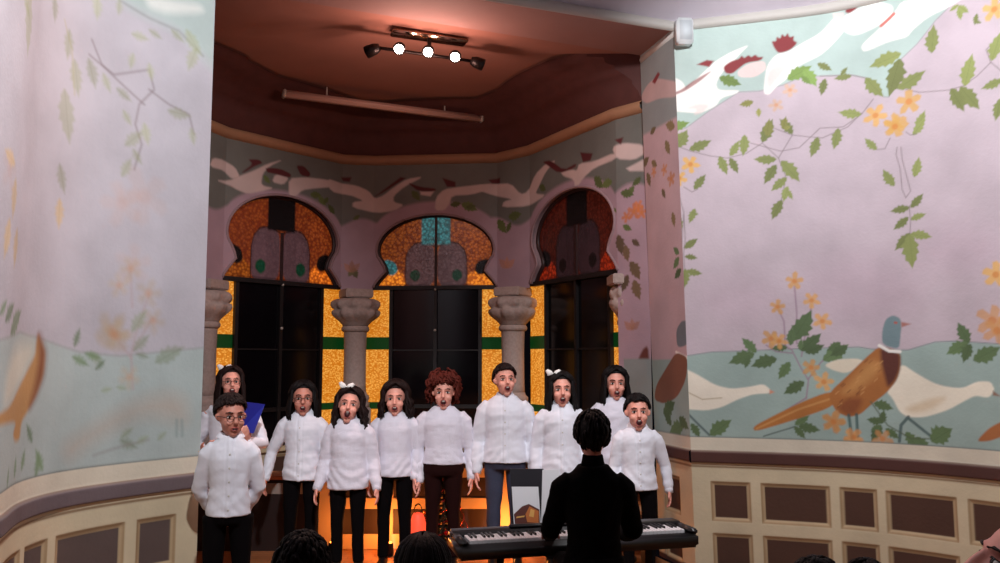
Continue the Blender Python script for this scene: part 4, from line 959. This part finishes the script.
        mb = MB(); mb.tube([cz + Vector((0, .0, -.03)), cz + Vector((0, 0, .0)), cz + Vector((0, -.002, .03)), cz + Vector((0, -.002, .034))], [.066, .055, .05, .047], 20); mb.build('collar', tm, ts)
    # ---- trousers
    mb = MB()
    if sit is None:
        mb.tube([T(0, 0, .56), T(0, 0, .52), T(0, 0, .49), T(0, 0, .465)], [(.094 * k * W, .07 * k), (.099 * k * W, .074 * k), (.1 * k * W, .074 * k), (.09 * k * W, .066 * k)], 24)
    else:
        mb.tube([T(0, 0, .56), T(0, 0, .52), T(0, 0, .48)], [(.1 * k * W, .08 * k), (.108 * k * W, .086 * k), (.105 * k * W, .085 * k)], 24)
    for sg, h, kn, an in LG:
        mb.tube([h + Vector((0, 0, .01)), h.lerp(kn, .5), kn, kn.lerp(an, .4), an + Vector((0, 0, .0))], [.051 * k, .045 * k, .035 * k, .033 * k, .031 * k], 18)
    me = remeshed(mb, .009, 4); me.name = 'trousers'
    displace(me, lambda P, N: .004 * np_noise(P * np.array([1, 1, .8]), 30, sd + 9)); me.materials.clear(); me.materials.append(legm)
    me.polygons.foreach_set('use_smooth', [True] * len(me.polygons))
    o = bpy.data.objects.new('trousers', me); COL.objects.link(o); o.parent = root
    for sg, h, kn, an in LG:
        mb = MB(); c = Vector((an.x, an.y - .045, 0))
        prof = [((0, .055, .035), (.032, .03)), ]
        mb.tube([c + Vector((0, .085, .035)), c + Vector((0, .06, .036)), c + Vector((0, .0, .034)), c + Vector((0, -.06, .028)), c + Vector((0, -.1, .022)), c + Vector((0, -.115, .02))], [(.02, .022), (.034, .036), (.034, .034), (.042, .028), (.034, .022), (.014, .014)], 16, ref=(1, 0, 0))
        mb.tube([c + Vector((0, .05, .03)), an + Vector((0, .0, .04))], .036, 14)
        for i, v in enumerate(mb.v): mb.v[i] = (v[0], v[1], max(v[2], 0.001))
        mb.build('shoe', shoem, root)
    # ---- hair
    mb = MB()
    def E(th, ph, e=.0, ez=None):
        ez = e if ez is None else ez
        return Vector(((.071 + e) * math.sin(ph) * math.sin(th), .018 - (.088 + e) * math.sin(ph) * math.cos(th), .022 + (.088 + ez) * math.cos(ph)))
    def lim(th):
        a = abs(math.degrees(th)); base = {'curly': (56, 104, 128), 'short': (54, 84, 118), 'crop': (48, 92, 122), 'bob': (52, 118, 158), 'receding': (12, 84, 122)}.get(hair, (54, 104, 128))
        return math.radians(np.interp(a, [0, 38, 62, 90, 140, 180], [base[0], base[0] + 4, base[1] * (.82 if hair != 'receding' else .25), base[1], base[2], base[2]]))
    N_, M_ = 48, 14; vs = []; fs = []
    e0 = {'curly': .02, 'short': .010, 'crop': .012, 'bob': .013}.get(hair, .010)
    for i in range(M_ + 1):
        for j in range(N_):
            th = -PI + 2 * PI * j / N_; vs.append(E(th, lim(th) * i / M_, e0 - (.006 if i == M_ else 0)))
    for i in range(M_):
        for j in range(N_): fs.append((i * N_ + j, i * N_ + (j + 1) % N_, (i + 1) * N_ + (j + 1) % N_, (i + 1) * N_ + j))
    mb.add(vs, fs, HM)
    def lock(pts, r, n=6): mb.tube([HM @ p for p in pts], r, n)
    if hair in ('short', 'crop', 'bob', 'receding'):
        for q in range(300):
            th = rnd.uniform(-PI, PI)
            if hair == 'receding' and abs(th) < 1.5: continue
            ph = rnd.uniform(.0, .92) * lim(th)
            e = e0 + rnd.uniform(-.001, .004); dph = rnd.uniform(.3, .55)
            if hair == 'short' and abs(th) < .8: th2 = th + rnd.uniform(.1, .4)
            else: th2 = th + rnd.uniform(-.1, .1)
            pts = [E(th + (th2 - th) * t, min(ph + dph * t, lim(th) * 1.05), e + .004 * math.sin(PI * t)) for t in (0, .35, .7, 1)]
            lock(pts, [.004, .0062, .0055, .0015])
    elif hair == 'curly':
        for q in range(230):
            th = rnd.uniform(-PI, PI)
            if abs(th) < .75: ph0 = rnd.uniform(.1, .8) * lim(th); th *= 1.1
            else: ph0 = rnd.uniform(.1, 1.0) * lim(th)
            e = rnd.uniform(.022, .055) * (0.6 if abs(th) < .8 else 1); f = rnd.uniform(0, 6); pts = []
            ln = rnd.uniform(.05, .09)
            for j in range(9):
                t = j / 8; p = E(th, min(ph0 + t * ln * 9, 2.0 if abs(th) > .9 else lim(th) * 1.08), e)
                if ph0 + t * ln * 9 > 1.9 and abs(th) > .9: p.z -= (ph0 + t * ln * 9 - 1.9) * .07
                pts.append(p + Vector((math.cos(f + t * 9), math.sin(f + t * 9), math.sin(f * 2 + t * 8))) * .009)
            lock(pts, [.004] + [.008] * 6 + [.006, .003], 5)
    else:
        n = 210
        for q in range(n):
            sg = rnd.choice((-1, 1)); th = sg * rnd.uniform(.02, PI) ; a = abs(th)
            front = a < .95
            if front and rnd.random() < .3: continue
            ph1 = lim(th)
            e = e0 + rnd.uniform(.0, .012) + (.006 if hair == 'wavy' else 0)
            pts = []; th0 = th * .55 + sg * .15 if not front else th
            if front:          # sweeps off the forehead to the temple, then falls beside the face
                th_end = sg * rnd.uniform(1.15, 1.5)
                pts = [E(th * .5, .12, e), E(th, ph1 * .8, e + .002), E(sg * (a * .4 + .7), ph1 * .98 + .15, e + .004), E(th_end, 1.35, e + .003), E(th_end, 1.75, e)]
                th = th_end
            else:
                pts = [E(th0, .1, e), E(th, .5, e), E(th, .9, e + .002), E(th, 1.3, e + .003), E(th, 1.7, e)]
            p = pts[-1]; L = hlen * rnd.uniform(.8, 1.05); out = Vector((p.x, p.y - .018, 0)).normalized()
            amp = .012 if hair == 'wavy' else .003; f = rnd.uniform(0, 6)
            R3 = HM.to_3x3().inverted(); dn = (R3 @ Vector((0, 0, -1))).normalized()
            for j in range(1, 6):
                t = j / 5; pts.append(p + dn * (L * t) + out * (.014 * math.sin(t * 2.2) + amp * math.sin(f + t * 7)) + Vector((math.cos(f), math.sin(f), 0)) * amp * math.sin(t * 6) + Vector((0, .012 * t if abs(th) < 1.6 else 0, 0)))
            r = rnd.uniform(.007, .0115); lock(pts, [.005, r * .8, r, r, r, r, r, r * .95, r * .7, r * .25])
    o = mb.build('hair', hm, root)
    if glasses:
        mb = MB()
        for sg in (-1, 1):
            mb.torus((sg * .031, -.093, -.002), .0195, .0016, HM, 20, 6); mb.tube([(sg * .051, -.09, .002), (sg * .07, -.05, .004), (sg * .08, .01, .002)], .002, 6, HM)
        mb.tube([(-.011, -.095, .002), (0, -.098, .004), (.011, -.095, .002)], .0022, 6, HM); mb.build('spectacles', glassm, root)
    if bow:
        B = Vector(bow); mb = MB()
        for sg in (-1, 1):
            mb.tube([B, B + Vector((sg * .018, -.004, .008)), B + Vector((sg * .038, -.003, .012)), B + Vector((sg * .046, 0, .008))], [(.004, .006), (.008, .018), (.009, .024), (.003, .02)], 10, HM, ref=(0, 1, 0))
        mb.ell(B, (.008, .008, .008), 8, 6, HM); mb.build('hair_bow', bow_m, root)
    return root, headc
def kid(px, py_, Y, **k):
    p = at(px, py_, Y); H = p.z - .012
    k.setdefault('hs', 1.12); return person('person', k.pop('label'), p.x, Y, H, **k)

up = lambda sg, **k: k
kid(232, 361, 6.05, hs=1.0, label='long-haired child in glasses and white blouse singing over a blue folder', yaw=.45, pitch=.12, hair='long', hm=HD, glasses=True, bow=(-.045, -.01, .10), top='shirt', seed=11, hlen=.22, mouth=1.0,
    arms=[dict(el=(-.16, -.0, .62), wr=(-.07, -.14, .60), dir=(.6, -.5, .3), palm=(.3, .2, .9)), dict(el=(.16, -.02, .62), wr=(.12, -.14, .64), dir=(.1, -.6, .6), palm=(-.6, .2, .7))], skinm=skin)
kid(232, 391, 4.80, hs=1.04, label='boy in glasses and white shirt standing in front at the left jamb', rz=.30, yaw=.30, pitch=-.05, hair='short', hm=HD, glasses=True, top='shirt', seed=12, mouth=.15, hem=.50, loose=.002, width=.84, skinm=skin2,
    arms=[dict(el=(-.118, .05, .60), wr=(-.06, .1, .50), dir=(.5, .1, -.6)), dict(el=(.118, .05, .60), wr=(.06, .11, .49), dir=(-.5, .1, -.6))])
kid(304, 378, 6.42, label='dark-haired child in glasses and plain white blouse, left of the girl with bow', yaw=.22, pitch=.04, hair='long', hm=HB, glasses=True, top='shirt', seed=13, mouth=.8, hlen=.16, skinm=skin2, hem=.462, arms=[dict(wr=(-.19, -.02, .47), el=(-.17, .02, .61)), dict(wr=(.165, -.04, .47))])
kid(350, 385, 6.30, label='girl with a large white hair bow and loose sweater singing wide open', yaw=.12, pitch=.16, roll=.12, hair='wavy', hm=HD, bow=(-.035, -.03, .115), top='knit', seed=14, mouth=1.35, hlen=.17, loose=.009, hem=.445, arms=[dict(wr=(-.16, -.05, .45)), dict(wr=(.165, -.05, .45))])
kid(396, 378, 6.45, label='girl in white turtleneck with shoulder-length dark waves and black trousers', yaw=.05, hair='wavy', hm=HD, top='knit', seed=15, mouth=.7, hlen=.14, hem=.48)
kid(444, 371, 6.45, label='child with curly auburn hair, white turtleneck and brown trousers', yaw=.03, hair='curly', hm=HR, top='knit', seed=16, mouth=.9, legm=brownt, hem=.525, width=1.08)
kid(505, 358, 6.45, label='tallest boy, short hair, white collared shirt and blue jeans', yaw=.2, pitch=.14, hair='short', hm=HD, top='shirt', seed=17, mouth=.85, legm=denim, hem=.50, loose=.008, width=1.02, hs=1.08001)
kid(561, 368, 6.40, label='girl with small white bow and white blouse left of the dark pianist', yaw=.05, pitch=.03, hair='long', hm=HB, bow=(-.055, -.01, .105), top='shirt', seed=18, mouth=.9, hlen=.18, loose=.006, skinm=skin)
kid(615, 362, 6.66, label='girl with long black hair in white turtleneck at the back on the right', yaw=-.02, hair='long', hm=HB, top='knit', seed=19, mouth=.8, hlen=.21, skinm=skin)
kid(637, 392, 6.12, label='short boy in white shirt singing beside the painted pheasant wall', yaw=-.05, pitch=.08, hair='short', hm=HB, top='shirt', seed=20, mouth=1.1, hem=.475, arms=[{}, dict(el=(.155, .02, .6), wr=(.165, -.02, .47))])
# pianist, back to the camera, seated
PX, PY = at(592, 402, 4.12).x, 4.12
pz = at(592, 402, 4.12).z
Hp = 1.62; sit_ = pz - .012 - (.51 * Hp) - .07
pr, _ = person('person', 'pianist all in black seated with back to the camera at the keyboard', PX, PY - .02, Hp, rz=PI - .0, hair='bob', hm=HB, top='jacket', topm=blackc, legm=trous, sit=sit_, seed=30, width=.88, hem=.50, mouth=0, lean=.04, pitch=-.12, hs=1.0,
    arms=[dict(el=(-.125, -.05, .62), wr=(-.12, -.20, .578), dir=(0, -1, -.15), palm=(0, 0, -1), curl=.35), dict(el=(.125, -.05, .62), wr=(.12, -.20, .578), dir=(0, -1, -.15), palm=(0, 0, -1), curl=.35)], skinm=skin2)
# piano bench
r = empty('piano_bench', (PX, PY, 0)); tag(r, 'low black padded bench under the pianist', 'bench')
sz = sit_ - .065
mb = MB(); mb.box((0, 0, sz), (.52, .32, .06), bev=.02); mb.build('seat', blackc, r)
for sx in (-1, 1):
    for sy in (-1, 1): mb = MB(); mb.box((sx * .22, sy * .12, (sz - .03) / 2), (.035, .035, sz - .03)); mb.build('leg', blk, r, False)

# audience in front, only heads reach into the picture
def chair(x, y, rz, lab, sh):
    c = empty('chair', (x, y, 0), rz); tag(c, lab, 'chair')
    wd = mat('dark_chair_wood', (42, 24, 18), .4, bump=.1)
    mb = MB(); mb.box((0, 0, sh - .02), (.4, .4, .035), bev=.01); mb.build('seat', wd, c)
    mb = MB(); mb.box((0, .2, sh + .3), (.36, .025, .2), bev=.01); mb.build('backrest', wd, c)
    for sx in (-1, 1):
        mb = MB(); mb.tube([(sx * .17, .19, 0), (sx * .17, .19, sh), (sx * .17, .2, sh + .38)], .014, 8); mb.build('leg', wd, c)
        mb = MB(); mb.tube([(sx * .17, -.17, 0), (sx * .17, -.17, sh - .03)], .014, 8); mb.build('leg', wd, c)
def sitter(px, py_, Y, H, lab, hm, clab=None, rz=PI, hair='crop', yaw=0, topm=None, skinm=skin2, seed=1, **k):
    p = at(px, py_, Y); s_ = p.z - .015 - .51 * H - .07
    person('person', lab, p.x, Y, H, rz=rz, hair=hair, hm=hm, top='jacket', topm=topm or blackc, legm=trous, sit=s_, seed=seed, hem=.5, mouth=0, yaw=yaw, skinm=skinm,
           arms=[dict(el=(-.15, -.03, .62), wr=(-.08, -.16, .53), dir=(.2, -1, -.3), palm=(0, 0, -1)), dict(el=(.15, -.03, .62), wr=(.08, -.16, .53), dir=(-.2, -1, -.3), palm=(0, 0, -1))], **k)
    chair(p.x, Y, rz, clab or 'dark wooden chair under ' + lab, s_ - .03)
sitter(303, 529, 2.75, 1.25, 'dark-haired spectator at the bottom edge in front of the left singers', HB, seed=41)
sitter(423, 535, 3.2, 1.17, 'dark-haired spectator at the bottom edge below the curly-haired child', HB, seed=42, hair='wavy', hlen=.05)
sitter(817, 556, 2.4, 1.22, 'spectator whose dark crown shows below the wall panels', HB, seed=43)
sitter(866, 560, 2.95, 1.15, 'dark crown furthest right below the wall panels', HB, seed=44)
sitter(1023, 500, 1.75, 1.35, 'spectator with lit pink face cut off at the lower right corner', HD, rz=-PI * .55, seed=45, pitch=.35, skinm=mat('skin_pink', (226, 156, 144), .5), hair='receding')

# ------------------------------------------------------------------ folder, keyboard, music
r = empty('song_folder', at(252, 417, 5.80), 0); tag(r, 'bright blue song folder held open by the girl in glasses', 'folder')
r.rotation_euler = (.12, 0, .1)
bl = mat('blue_card', (34, 42, 150), .45)
mb = MB(); mb.add([(-.085, 0, -.1), (.015, -.02, -.11), (.085, .01, .085), (-.045, -.03, .11), (-.085, .006, -.1), (.015, -.014, -.11), (.085, .016, .085), (-.045, -.024, .11)], [(0, 1, 2, 3), (4, 7, 6, 5), (0, 4, 5, 1), (1, 5, 6, 2), (2, 6, 7, 3), (3, 7, 4, 0)]); mb.build('cover', bl, r, False)
mb = MB(); mb.add([(-.08, .012, -.095), (.01, .0, -.105), (.08, .022, .08), (-.045, -.014, .105), (-.08, .018, -.095), (.01, .006, -.105), (.08, .028, .08), (-.045, -.008, .105)], [(0, 1, 2, 3), (4, 7, 6, 5), (0, 4, 5, 1), (1, 5, 6, 2), (2, 6, 7, 3), (3, 7, 4, 0)]); mb.build('pages', mat('paper', (226, 226, 230), .8), r, False)
# keyboard
kl = at(470, 541, 4.52); kr = at(688, 529, 4.84)
kz = .60
def zat2(px, py, z): r_ = ray(px, py); t = (z - CAMZ) / r_[2]; return Vector((r_[0] * t, r_[1] * t, z))
kl = zat2(462, 541, kz); kr = zat2(688, 529, kz); kc = (kl + kr) / 2; ka = math.atan2((kr - kl).y, (kr - kl).x); KW = (kr - kl).length
r = empty('digital_piano', (kc.x, kc.y, 0), ka); tag(r, 'black digital piano on a stand in front of the choir', 'piano')
pm = mat('black_plastic', (20, 17, 19), .35)
mb = MB(); mb.box((0, .09, kz - .05), (KW + .06, .34, .075), bev=.015); mb.box((0, .19, kz - .002), (KW + .06, .13, .04), bev=.012)
for sx in (-1, 1): mb.box((sx * (KW / 2 + .005), .06, kz - .002), (.045, .26, .03), bev=.008)
mb.build('case', pm, r)
nk = 52; kx0 = -KW / 2 + .035; kw = (KW - .07) / nk
ivory = mat('ivory_keys', (236, 234, 236), .3)
wm = MB(); wm.box((0, 0, 0), (kw * .95, .15, .02), bev=.002); wme = wm.mesh('white_key', ivory, False)
bmk = MB(); bmk.box((0, 0, 0), (kw * .5, .09, .014), bev=.002); bme = bmk.mesh('black_key', pm, False)
for i in range(nk):
    o = bpy.data.objects.new('white_key', wme); COL.objects.link(o); o.parent = r; o.location = (kx0 + (i + .5) * kw, .045, kz - .005)
for i in range(nk - 1):
    if (i % 7) in (2, 6): continue
    o = bpy.data.objects.new('black_key', bme); COL.objects.link(o); o.parent = r; o.location = (kx0 + (i + 1) * kw, .075, kz + .009)
for sx in (-1, 1):
    mb = MB(); mb.box((sx * (KW * .33), .08, .02), (.04, .42, .04), bev=.008); mb.box((sx * KW * .33, .08, (kz - .08) / 2), (.04, .06, kz - .1)); mb.build('stand_leg', blk, r, False)
mb = MB(); mb.box((0, .1, .2), (KW * .66, .03, .03)); mb.build('stand_bar', blk, r, False)
mb = MB(); mb.box((-.1, .165, kz + .03), (.5, .03, .02), bev=.004); mb.build('music_rest', pm, r)
# sheets and folder on the rest (world placed, thin)
def sheet(name, lab, cat, px0, px1, pt, pb_, Y, material, th=.006, tilt=.06, slant=0):
    a = at(px0, pb_, Y); b = at(px1, pb_, Y); c = at(px0, pt, Y)
    h = c.z - a.z; wd = b.x - a.x; r_ = empty(name, (a.x + wd / 2, Y, a.z)); tag(r_, lab, cat)
    mb = MB(); mb.add([(-wd / 2, 0, 0), (wd / 2, 0, 0), (wd / 2 + slant, tilt, h), (-wd / 2 + slant, tilt, h), (-wd / 2, th, 0), (wd / 2, th, 0), (wd / 2 + slant, tilt + th, h), (-wd / 2 + slant, tilt + th, h)], [(0, 1, 2, 3), (4, 7, 6, 5), (0, 4, 5, 1), (1, 5, 6, 2), (2, 6, 7, 3), (3, 7, 4, 0)])
    mb.build('cover' if 'folder' in name else 'sheet', material, r_, False); return r_, wd, h
yk = kc.y + .21
paper = mat('paper', (226, 226, 230), .8)
sheet('music_folder', 'dark folder standing open behind the pages on the piano', 'folder', 512, 546, 470, 529, yk + .03, mat('dark_folder', (24, 20, 30), .5), .01, .05, -.01)
rs, wd, h = sheet('song_sheet', 'white page with a brown and orange picture on the piano rest', 'sheet music', 514, 541, 488, 526, yk - .012, paper, .003, .045, -.012)
pic = MB(); pic.cur = 0
def onp(u, v, off=.002): return (-wd / 2 + u * wd - .012 * v, .045 * v - off, v * h)
pic.add([onp(.04, .02), onp(.96, .02), onp(.98, .42), onp(.6, .56), onp(.35, .5), onp(.02, .3)], [(0, 1, 2, 3, 4, 5)])
pic.cur = 1; pic.add([onp(.5, .1, .003), onp(.92, .08, .003), onp(.95, .38, .003), onp(.62, .5, .003), onp(.45, .3, .003)], [(0, 1, 2, 3, 4)])
pic.cur = 2; pic.add([onp(.58, .25, .004), onp(.75, .22, .004), onp(.8, .4, .004), onp(.66, .44, .004)], [(0, 1, 2, 3)]); pic.add([onp(.1, .2, .004), onp(.4, .23, .004), onp(.42, .27, .004), onp(.12, .24, .004)], [(0, 1, 2, 3)])
pic.build('picture', [mat('print_brown', (92, 40, 30), .6), mat('print_orange', (196, 110, 50), .6), mat('print_gold', (226, 170, 90), .6)], rs, False)
sheet('song_sheet', 'tall blank white page partly hidden behind the pianist', 'sheet music', 541, 558, 471, 527, yk - .015, paper, .003, .05, .012)

# ------------------------------------------------------------------ tree, lantern, bench behind the children
tp = Vector((-.45, 6.74, 0))
r = empty('christmas_tree', tp); r.scale = (.66, .66, .78); tag(r, 'small tinselled christmas tree glowing red behind the choir', 'christmas tree')
mb = MB(); mb.tube([(0, 0, .1), (0, 0, .95)], [.025, .008], 8); mb.build('trunk', mat('bark', (60, 36, 26), .9), r)
mb = MB(); mb.lathe([(.09, 0), (.12, .14), (.115, .16), (.09, .15)], 20); mb.build('pot', mat('red_foil', (150, 26, 24), .3, .4), r)
mb = MB()
for lv in range(15):
    z = .16 + lv * .052; R_ = .33 * (1 - lv / 15.5)
    for j in range(int(8 + R_ * 40)):
        a = random.uniform(0, 2 * PI); l = R_ * random.uniform(.8, 1.08); d = Vector((math.cos(a), math.sin(a), 0))
        p0_, p1_ = Vector((0, 0, z + .05)), d * l + Vector((0, 0, z - .02)); mb.tube([p0_, p0_.lerp(p1_, .5) + Vector((0, 0, .01)), p1_], [.006, .014, .003], 5)
        for q in range(6):
            t = random.uniform(.35, 1); b = p0_.lerp(p1_, t); e_ = b + Vector((random.uniform(-1, 1), random.uniform(-1, 1), random.uniform(-.5, .8))) * .035; mb.tube([b, e_], [.004, .001], 3)
mb.build('branches', mat('fir_needles', (40, 44, 26), .8, var=.4, bscale=40), r)
mb = MB()
for q in range(5):
    pts = []
    for j in range(40):
        t = j / 39; a = q * 1.26 + t * 9; z = .2 + t * .72; rr_ = .34 * (1 - (z - .16) / .8) + .01; pts.append((rr_ * math.cos(a), rr_ * math.sin(a), z))
    mb.tube(pts, .007, 5)
mb.build('tinsel', mat('red_tinsel', (190, 70, 60), .25, .8, bump=1, bscale=200), r)
bc = [mat('red_bauble', (190, 24, 20), .15, .5), mat('gold_bauble', (220, 150, 60), .15, .7)]
for q in range(22):
    z = .2 + random.random() * .6; a = random.uniform(0, 2 * PI); rr_ = .33 * (1 - (z - .16) / .8) + .01
    mb = MB(); mb.ell((rr_ * math.cos(a), rr_ * math.sin(a), z), .024, 12, 8); mb.build('bauble', bc[q % 2], r)
lp = Vector((-.62 + at(425, 521, 7.0).x * 0, 7.0, 0)); lp = at(418, 521, 6.55)
r = empty('lantern', (lp.x, lp.y, 0)); r.scale = (1.1, 1.1, 1.7); tag(r, 'small glowing red paper lantern on the floor between two singers', 'lantern')
mb = MB(); mb.lathe([(.035, .02), (.05, .05), (.062, .11), (.058, .17), (.04, .21), (.03, .22)], 20); mb.build('shade', mat('lit_red_paper', (220, 60, 40), .6, emis=(255, 80, 50), estr=1.1, var=.8, bscale=28), r)
mb = MB(); mb.lathe([(.06, 0), (.06, .015), (.035, .025)], 20); mb.build('base', blk, r)
mb = MB(); mb.torus((0, 0, .235), .025, .003, None, 16, 6); mb.build('handle', blk, r)
# uplighter washing the wall behind the children
for i_, (lx, ly, en) in enumerate(((-.90, 6.78, 10), (.03, 6.78, 10), (-1.32, 6.8, 1.5))):
    r = empty('floor_uplight', (lx, ly, 0)); tag(r, ('small orange floor light behind the girl in white turtleneck', 'small orange floor light behind the tallest boy', 'small orange floor light behind the girl with the large bow')[i_], 'floor lamp')
    mb = MB(); mb.lathe([(.05, 0), (.055, .02), (.05, .09), (.045, .1)], 20); mb.build('housing', blk, r)
    mb = MB(); mb.lathe([(.04, .1), (.04, .104), (.02, .11)], 20); mb.build('lens', mat('lit_orange_lens', (255, 150, 60), .3, emis=(255, 140, 50), estr=8), r)
    light('POINT', 'orange_light', (lx, ly, .2), en, (1, .30, .06), shadow_soft_size=.05)
# panelled low screen straight behind the choir
PW0, PW1, PYY, PHT = -1.50, .62, 7.02, .66
r = empty('low_screen', ((PW0 + PW1) / 2, PYY, 0)); tag(r, 'low cream screen with brown panels standing behind the choir', 'low screen')
pw = PW1 - PW0; crm = mat('screen_cream', (206, 178, 138), .6, bump=.08, var=.08, bscale=6); brn = mat('screen_brown', (40, 20, 15), .6)
mb = MB(); mb.box((0, .03, PHT / 2), (pw, .05, PHT))
npn = 4; stw = .115; cell = (pw - stw) / npn
for i in range(npn + 1): mb.box((-pw / 2 + stw / 2 + i * cell, -.005, PHT / 2), (stw, .03, PHT), bev=.004)
for z_, hh in ((.06, .12), (.37, .09), (PHT - .04, .08)): mb.box((0, -.004, z_), (pw, .028, hh), bev=.004)
mb.build('frame', crm, r, False)
for i in range(npn):
    x = -pw / 2 + stw / 2 + (i + .5) * cell
    for z0, z1 in ((.12, .325), (.415, PHT - .08)): mb = MB(); mb.box((x, .003, (z0 + z1) / 2), (cell - stw, .012, z1 - z0)); mb.build('panel', brn, r, False)
mb = MB(); mb.box((0, .02, PHT + .012), (pw + .02, .11, .03), bev=.008); mb.build('top_rail', brn, r, False)

# low dark sideboard left of the screen
r = empty('low_sideboard', (-2.04, 7.1, 0)); tag(r, 'low dark sideboard with a pale rail behind the leftmost singers', 'sideboard')
mb = MB(); mb.box((0, 0, .585), (1.02, .34, .03), bev=.006); mb.build('top', mat('warm_wood', (170, 104, 70), .3, bump=.05), r, False)
mb = MB(); mb.box((0, 0, .285), (.98, .32, .57)); mb.build('body', mat('dark_cabinet', (26, 10, 10), .5), r, False)
mb = MB(); mb.box((0, -.166, .50), (.98, .012, .085)); mb.build('drawer_rail', mat('grey_paint', (128, 118, 112), .6), r, False)

# ------------------------------------------------------------------ lights
def ceiling_lamp(x, y, z, aims, lab, col=(.98, .98, 1.0)):
    r = empty('pendant_lamp', (x, y, z)); tag(r, lab, 'pendant lamp')
    mb = MB(); mb.tube([(0, 0, .12), (0, 0, 4.97 - z)], .01, 8); mb.build('rod', blk, r)
    mb = MB(); mb.lathe([(.03, .16), (.16, .1), (.22, .06), (.225, .05), (.15, .085), (.03, .14)], 28); mb.build('lamp_shade', white_m, r)
    for tgt, e_, cone in aims:
        o = light('SPOT', 'room_light', (x, y, z - .03), e_, col, shadow_soft_size=.1, spot_size=math.radians(cone), spot_blend=.5)
        o.rotation_euler = (Vector(tgt) - Vector((x, y, z))).to_track_quat('-Z', 'Y').to_euler()
ceiling_lamp(1.3, 3.3, 4.35, [((2.75, 5.4, 2.5), 420, 108)], 'shaded white pendant nearest the mural wall, above the frame')
ceiling_lamp(-.2, 1.9, 4.25, [((-2.3, 4.0, 2.3), 490, 84), ((-.45, 6.4, .85), 390, 38), ((1.3, 1.75, .9), 80, 46)], 'shaded white pendant over the audience, above the frame')  # last beam added only to brighten the spectator's face at lower right
wd_ = bpy.data.worlds.new('night'); sc.world = wd_; wd_.use_nodes = True
wd_.node_tree.nodes['Background'].inputs[0].default_value = (.008, .007, .01, 1); wd_.node_tree.nodes['Background'].inputs[1].default_value = .3
